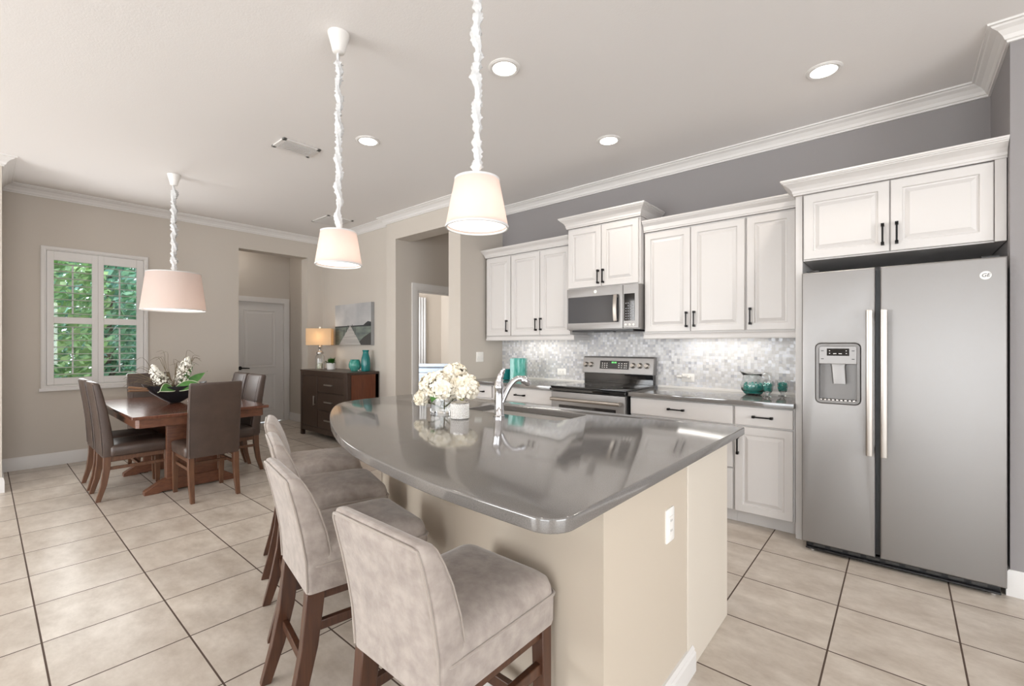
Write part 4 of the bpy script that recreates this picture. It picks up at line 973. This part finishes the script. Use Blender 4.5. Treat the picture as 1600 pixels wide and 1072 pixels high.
def votive():
    x, y = -1.795, 1.665; t = thing('candle_holder', 'white beaded cup with a dark metal rim beside the glass vase', 'candle holder', (x, y, .905))
    part('cup', MB().lathe([(.042, .9055), (.045, .908), (.045, .985), (.041, .985), (.040, .92)], (x, y, 0), 32), m_white, t)
    b = MB()
    for r in range(8):
        for k in range(26):
            a = 2*PI*(k+.5*(r % 2))/26; bmesh.ops.create_icosphere(b.bm, subdivisions=1, radius=.0058, matrix=T(x+.0455*math.cos(a), y+.0455*math.sin(a), .912+r*.0098))
    part('beads', b, m_white, t)
    part('rim', MB().lathe([(.047, .984), (.048, .992), (.040, .994), (.040, .984)], (x, y, 0), 32, cap=False), m_nickel, t)
    solo('candle_wax', MB().lathe([(.039, .922), (.039, .975), (.01, .973)], (x, y, 0), 24), m_wax, 'pale wax filling the white beaded cup', 'candle')
votive()

# things on the back counters
solo('teal_vase', box_glass(-3.16, 3.80, .9055, .082, .245, .008).apply(T(-3.16, 3.8, 0) @ RZ(.5) @ T(3.16, -3.8, 0)), m_teal2, 'tall square teal glass vase on the counter behind the faucet', 'vase')
solo('teal_cup', MB().lathe([(.03, 0), (.05, .004), (.062, .05), (.066, .12), (.061, .12), (.057, .05), (.02, .012)], (-3.36, 3.83, .9055), 24), m_tealglass, 'short teal glass cup left of the square teal vase', 'cup')
def beads(name, c, r, h, n, seed, label):
    rd = random.Random(seed); b = MB()
    b.lathe([(r*.7, 0), (r*.92, h*.3), (r*.92, h*.8), (r*.5, h*.98)], c, 18)
    for k in range(n):
        a = rd.uniform(0, 2*PI); z = rd.uniform(.1, 1); q = r*.86*(.8+.2*math.sin(z*PI)) if z < .92 else r*rd.uniform(0, .85)
        bmesh.ops.create_icosphere(b.bm, subdivisions=1, radius=.009, matrix=T(c[0]+q*math.cos(a), c[1]+q*math.sin(a), c[2]+z*h))
    solo(name, b, m_tealbead, label, 'beads', kind='stuff')
def pitcher():
    x, y, z = -.885, 3.955, .9055; t = thing('glass_pitcher', 'clear glass pitcher filled with teal beads at the right end of the counter', 'pitcher', (x, y, z))
    rings = []; n = 32
    for r, h, lip in ((.05, 0, 0), (.06, .006, 0), (.085, .04, 0), (.09, .075, 0), (.075, .115, 0), (.06, .14, .2), (.066, .165, .55), (.062, .165, .55), (.056, .14, .2), (.071, .115, 0), (.086, .075, 0), (.08, .04, 0), (.03, .012, 0)):
        rings.append([(x+r*math.cos(2*PI*k/n)*(1+lip*.9*max(0, -math.cos(2*PI*k/n))**3), y+r*math.sin(2*PI*k/n), z+h+lip*.035*max(0, -math.cos(2*PI*k/n))**3) for k in range(n)])
    part('jug', MB().loft(rings), m_glass, t, ang=80)
    part('handle', MB().tube(catmull([(x+.055, y, z+.15), (x+.085, y, z+.172), (x+.115, y, z+.150), (x+.112, y, z+.10), (x+.085, y, z+.065)], 5), .006, 10), m_glass, t)
    beads('teal_beads', (x, y, z+.016), .076, .075, 90, 1, 'teal beads filling the glass pitcher')
pitcher()
def cup(x, y, label, blab, s):
    z = .9055; t = thing('glass_cup', label, 'cup', (x, y, z), 'small footed glasses of teal beads')
    part('glass', MB().lathe([(.028, 0), (.03, .004), (.012, .012), (.014, .022), (.030, .04), (.036, .075), (.037, .118), (.034, .118), (.033, .075), (.026, .044), (.01, .034)], (x, y, z), 24), m_glass, t)
    beads('teal_beads', (x, y, z+.040), .030, .062, 40, s, blab)
cup(-.765, 3.865, 'small footed glass of teal beads in front of the pitcher', 'teal beads in the glass in front of the pitcher', 2)
cup(-.688, 3.985, 'small footed glass of teal beads between the pitcher and the refrigerator panel', 'teal beads in the glass next to the refrigerator panel', 3)

# ------------------------------------------------------------------ bedroom glimpse
def dresser():
    t = thing('blue_chest', 'pale blue chest with a framed panel seen through the bedroom doorway', 'chest', (-6.5, 5.3, 0)); R = T(-6.45, 5.45, 0) @ RZ(math.radians(40))
    part('body', MB().box(-.6, .6, 0, .45, .06, .89).apply(R), m_bluewood, t)
    part('top', MB().box(-.63, .63, -.03, .47, .89, .93).apply(R), m_bluewood, t, bevel=.006)
    for k in range(2): part('door', MB().panel(-.57+k*.575, -.005+k*.575, .12, .84, -.02).apply(R), m_bluewood, t, ang=20)
    part('base', MB().box(-.62, .62, -.02, .46, 0, .06).apply(R), m_bluewood, t)
dresser()
cu = MB(); rows = []
for k in range(41):
    u = k/40; y = 5.75+u*.42; x = -7.70+.035*math.sin(u*2*PI*6)
    rows.append([(x, y, .05), (x, y, 2.3)])
cu.loft(rows, closed=False); o = solo('curtain', cu, m_fabricw, 'white curtain at the left edge of the bedroom doorway view', 'curtain', ang=80)
sm_ = o.modifiers.new('thickness', 'SOLIDIFY'); sm_.thickness = .004

# ------------------------------------------------------------------ outside the window
struct('ground', MB().box(-30, XL-.25, -20, 20, -.25, -.2), m_lawn)
def tree(name, label, c, r, h, n, seed, mat, ls=1.0):
    rd = random.Random(seed); t = thing(name, label, 'tree', (c[0], c[1], -.2), 'trees and shrubs outside the shuttered window')
    part('trunk', MB().tube([(c[0], c[1], -.2), (c[0]+.1, c[1]+.05, h*.5), (c[0]-.05, c[1], h*.8)], [.12, .09, .04], 8), m_bark, t)
    f = MB()
    for k in range(n):
        u = rd.random(); a = rd.uniform(0, 2*PI); rr_ = r*math.sqrt(rd.uniform(.35, 1)); z = -.15+h*u
        p = Vector((c[0]+rr_*math.cos(a)*(.75+.25*math.sin(u*PI)), c[1]+rr_*math.sin(a)*(.75+.25*math.sin(u*PI)), z))
        s = rd.uniform(.05, .11)*ls; d = Vector((rd.uniform(-1, 1), rd.uniform(-1, 1), rd.uniform(-.3, 1))).normalized(); u1 = d.orthogonal().normalized(); u2 = d.cross(u1)
        f.poly([p-u1*s, p-u2*s*.45, p+u1*s, p+u2*s*.45])
    part('foliage', f, mat, t)
tree('leafy_tree', 'bright green leafy tree outside the left window panel', (-10.4, .45, 0), 1.0, 4.2, 4200, 1, m_tree)
tree('leafy_tree', 'blue-green tree outside the right window panel', (-10.9, 2.6, 0), 1.05, 4.0, 4200, 2, m_tree2)
tree('leafy_tree', 'darker tree farther back outside the window', (-13.9, 1.9, 0), 2.0, 5.8, 8000, 3, m_tree2, 1.8)
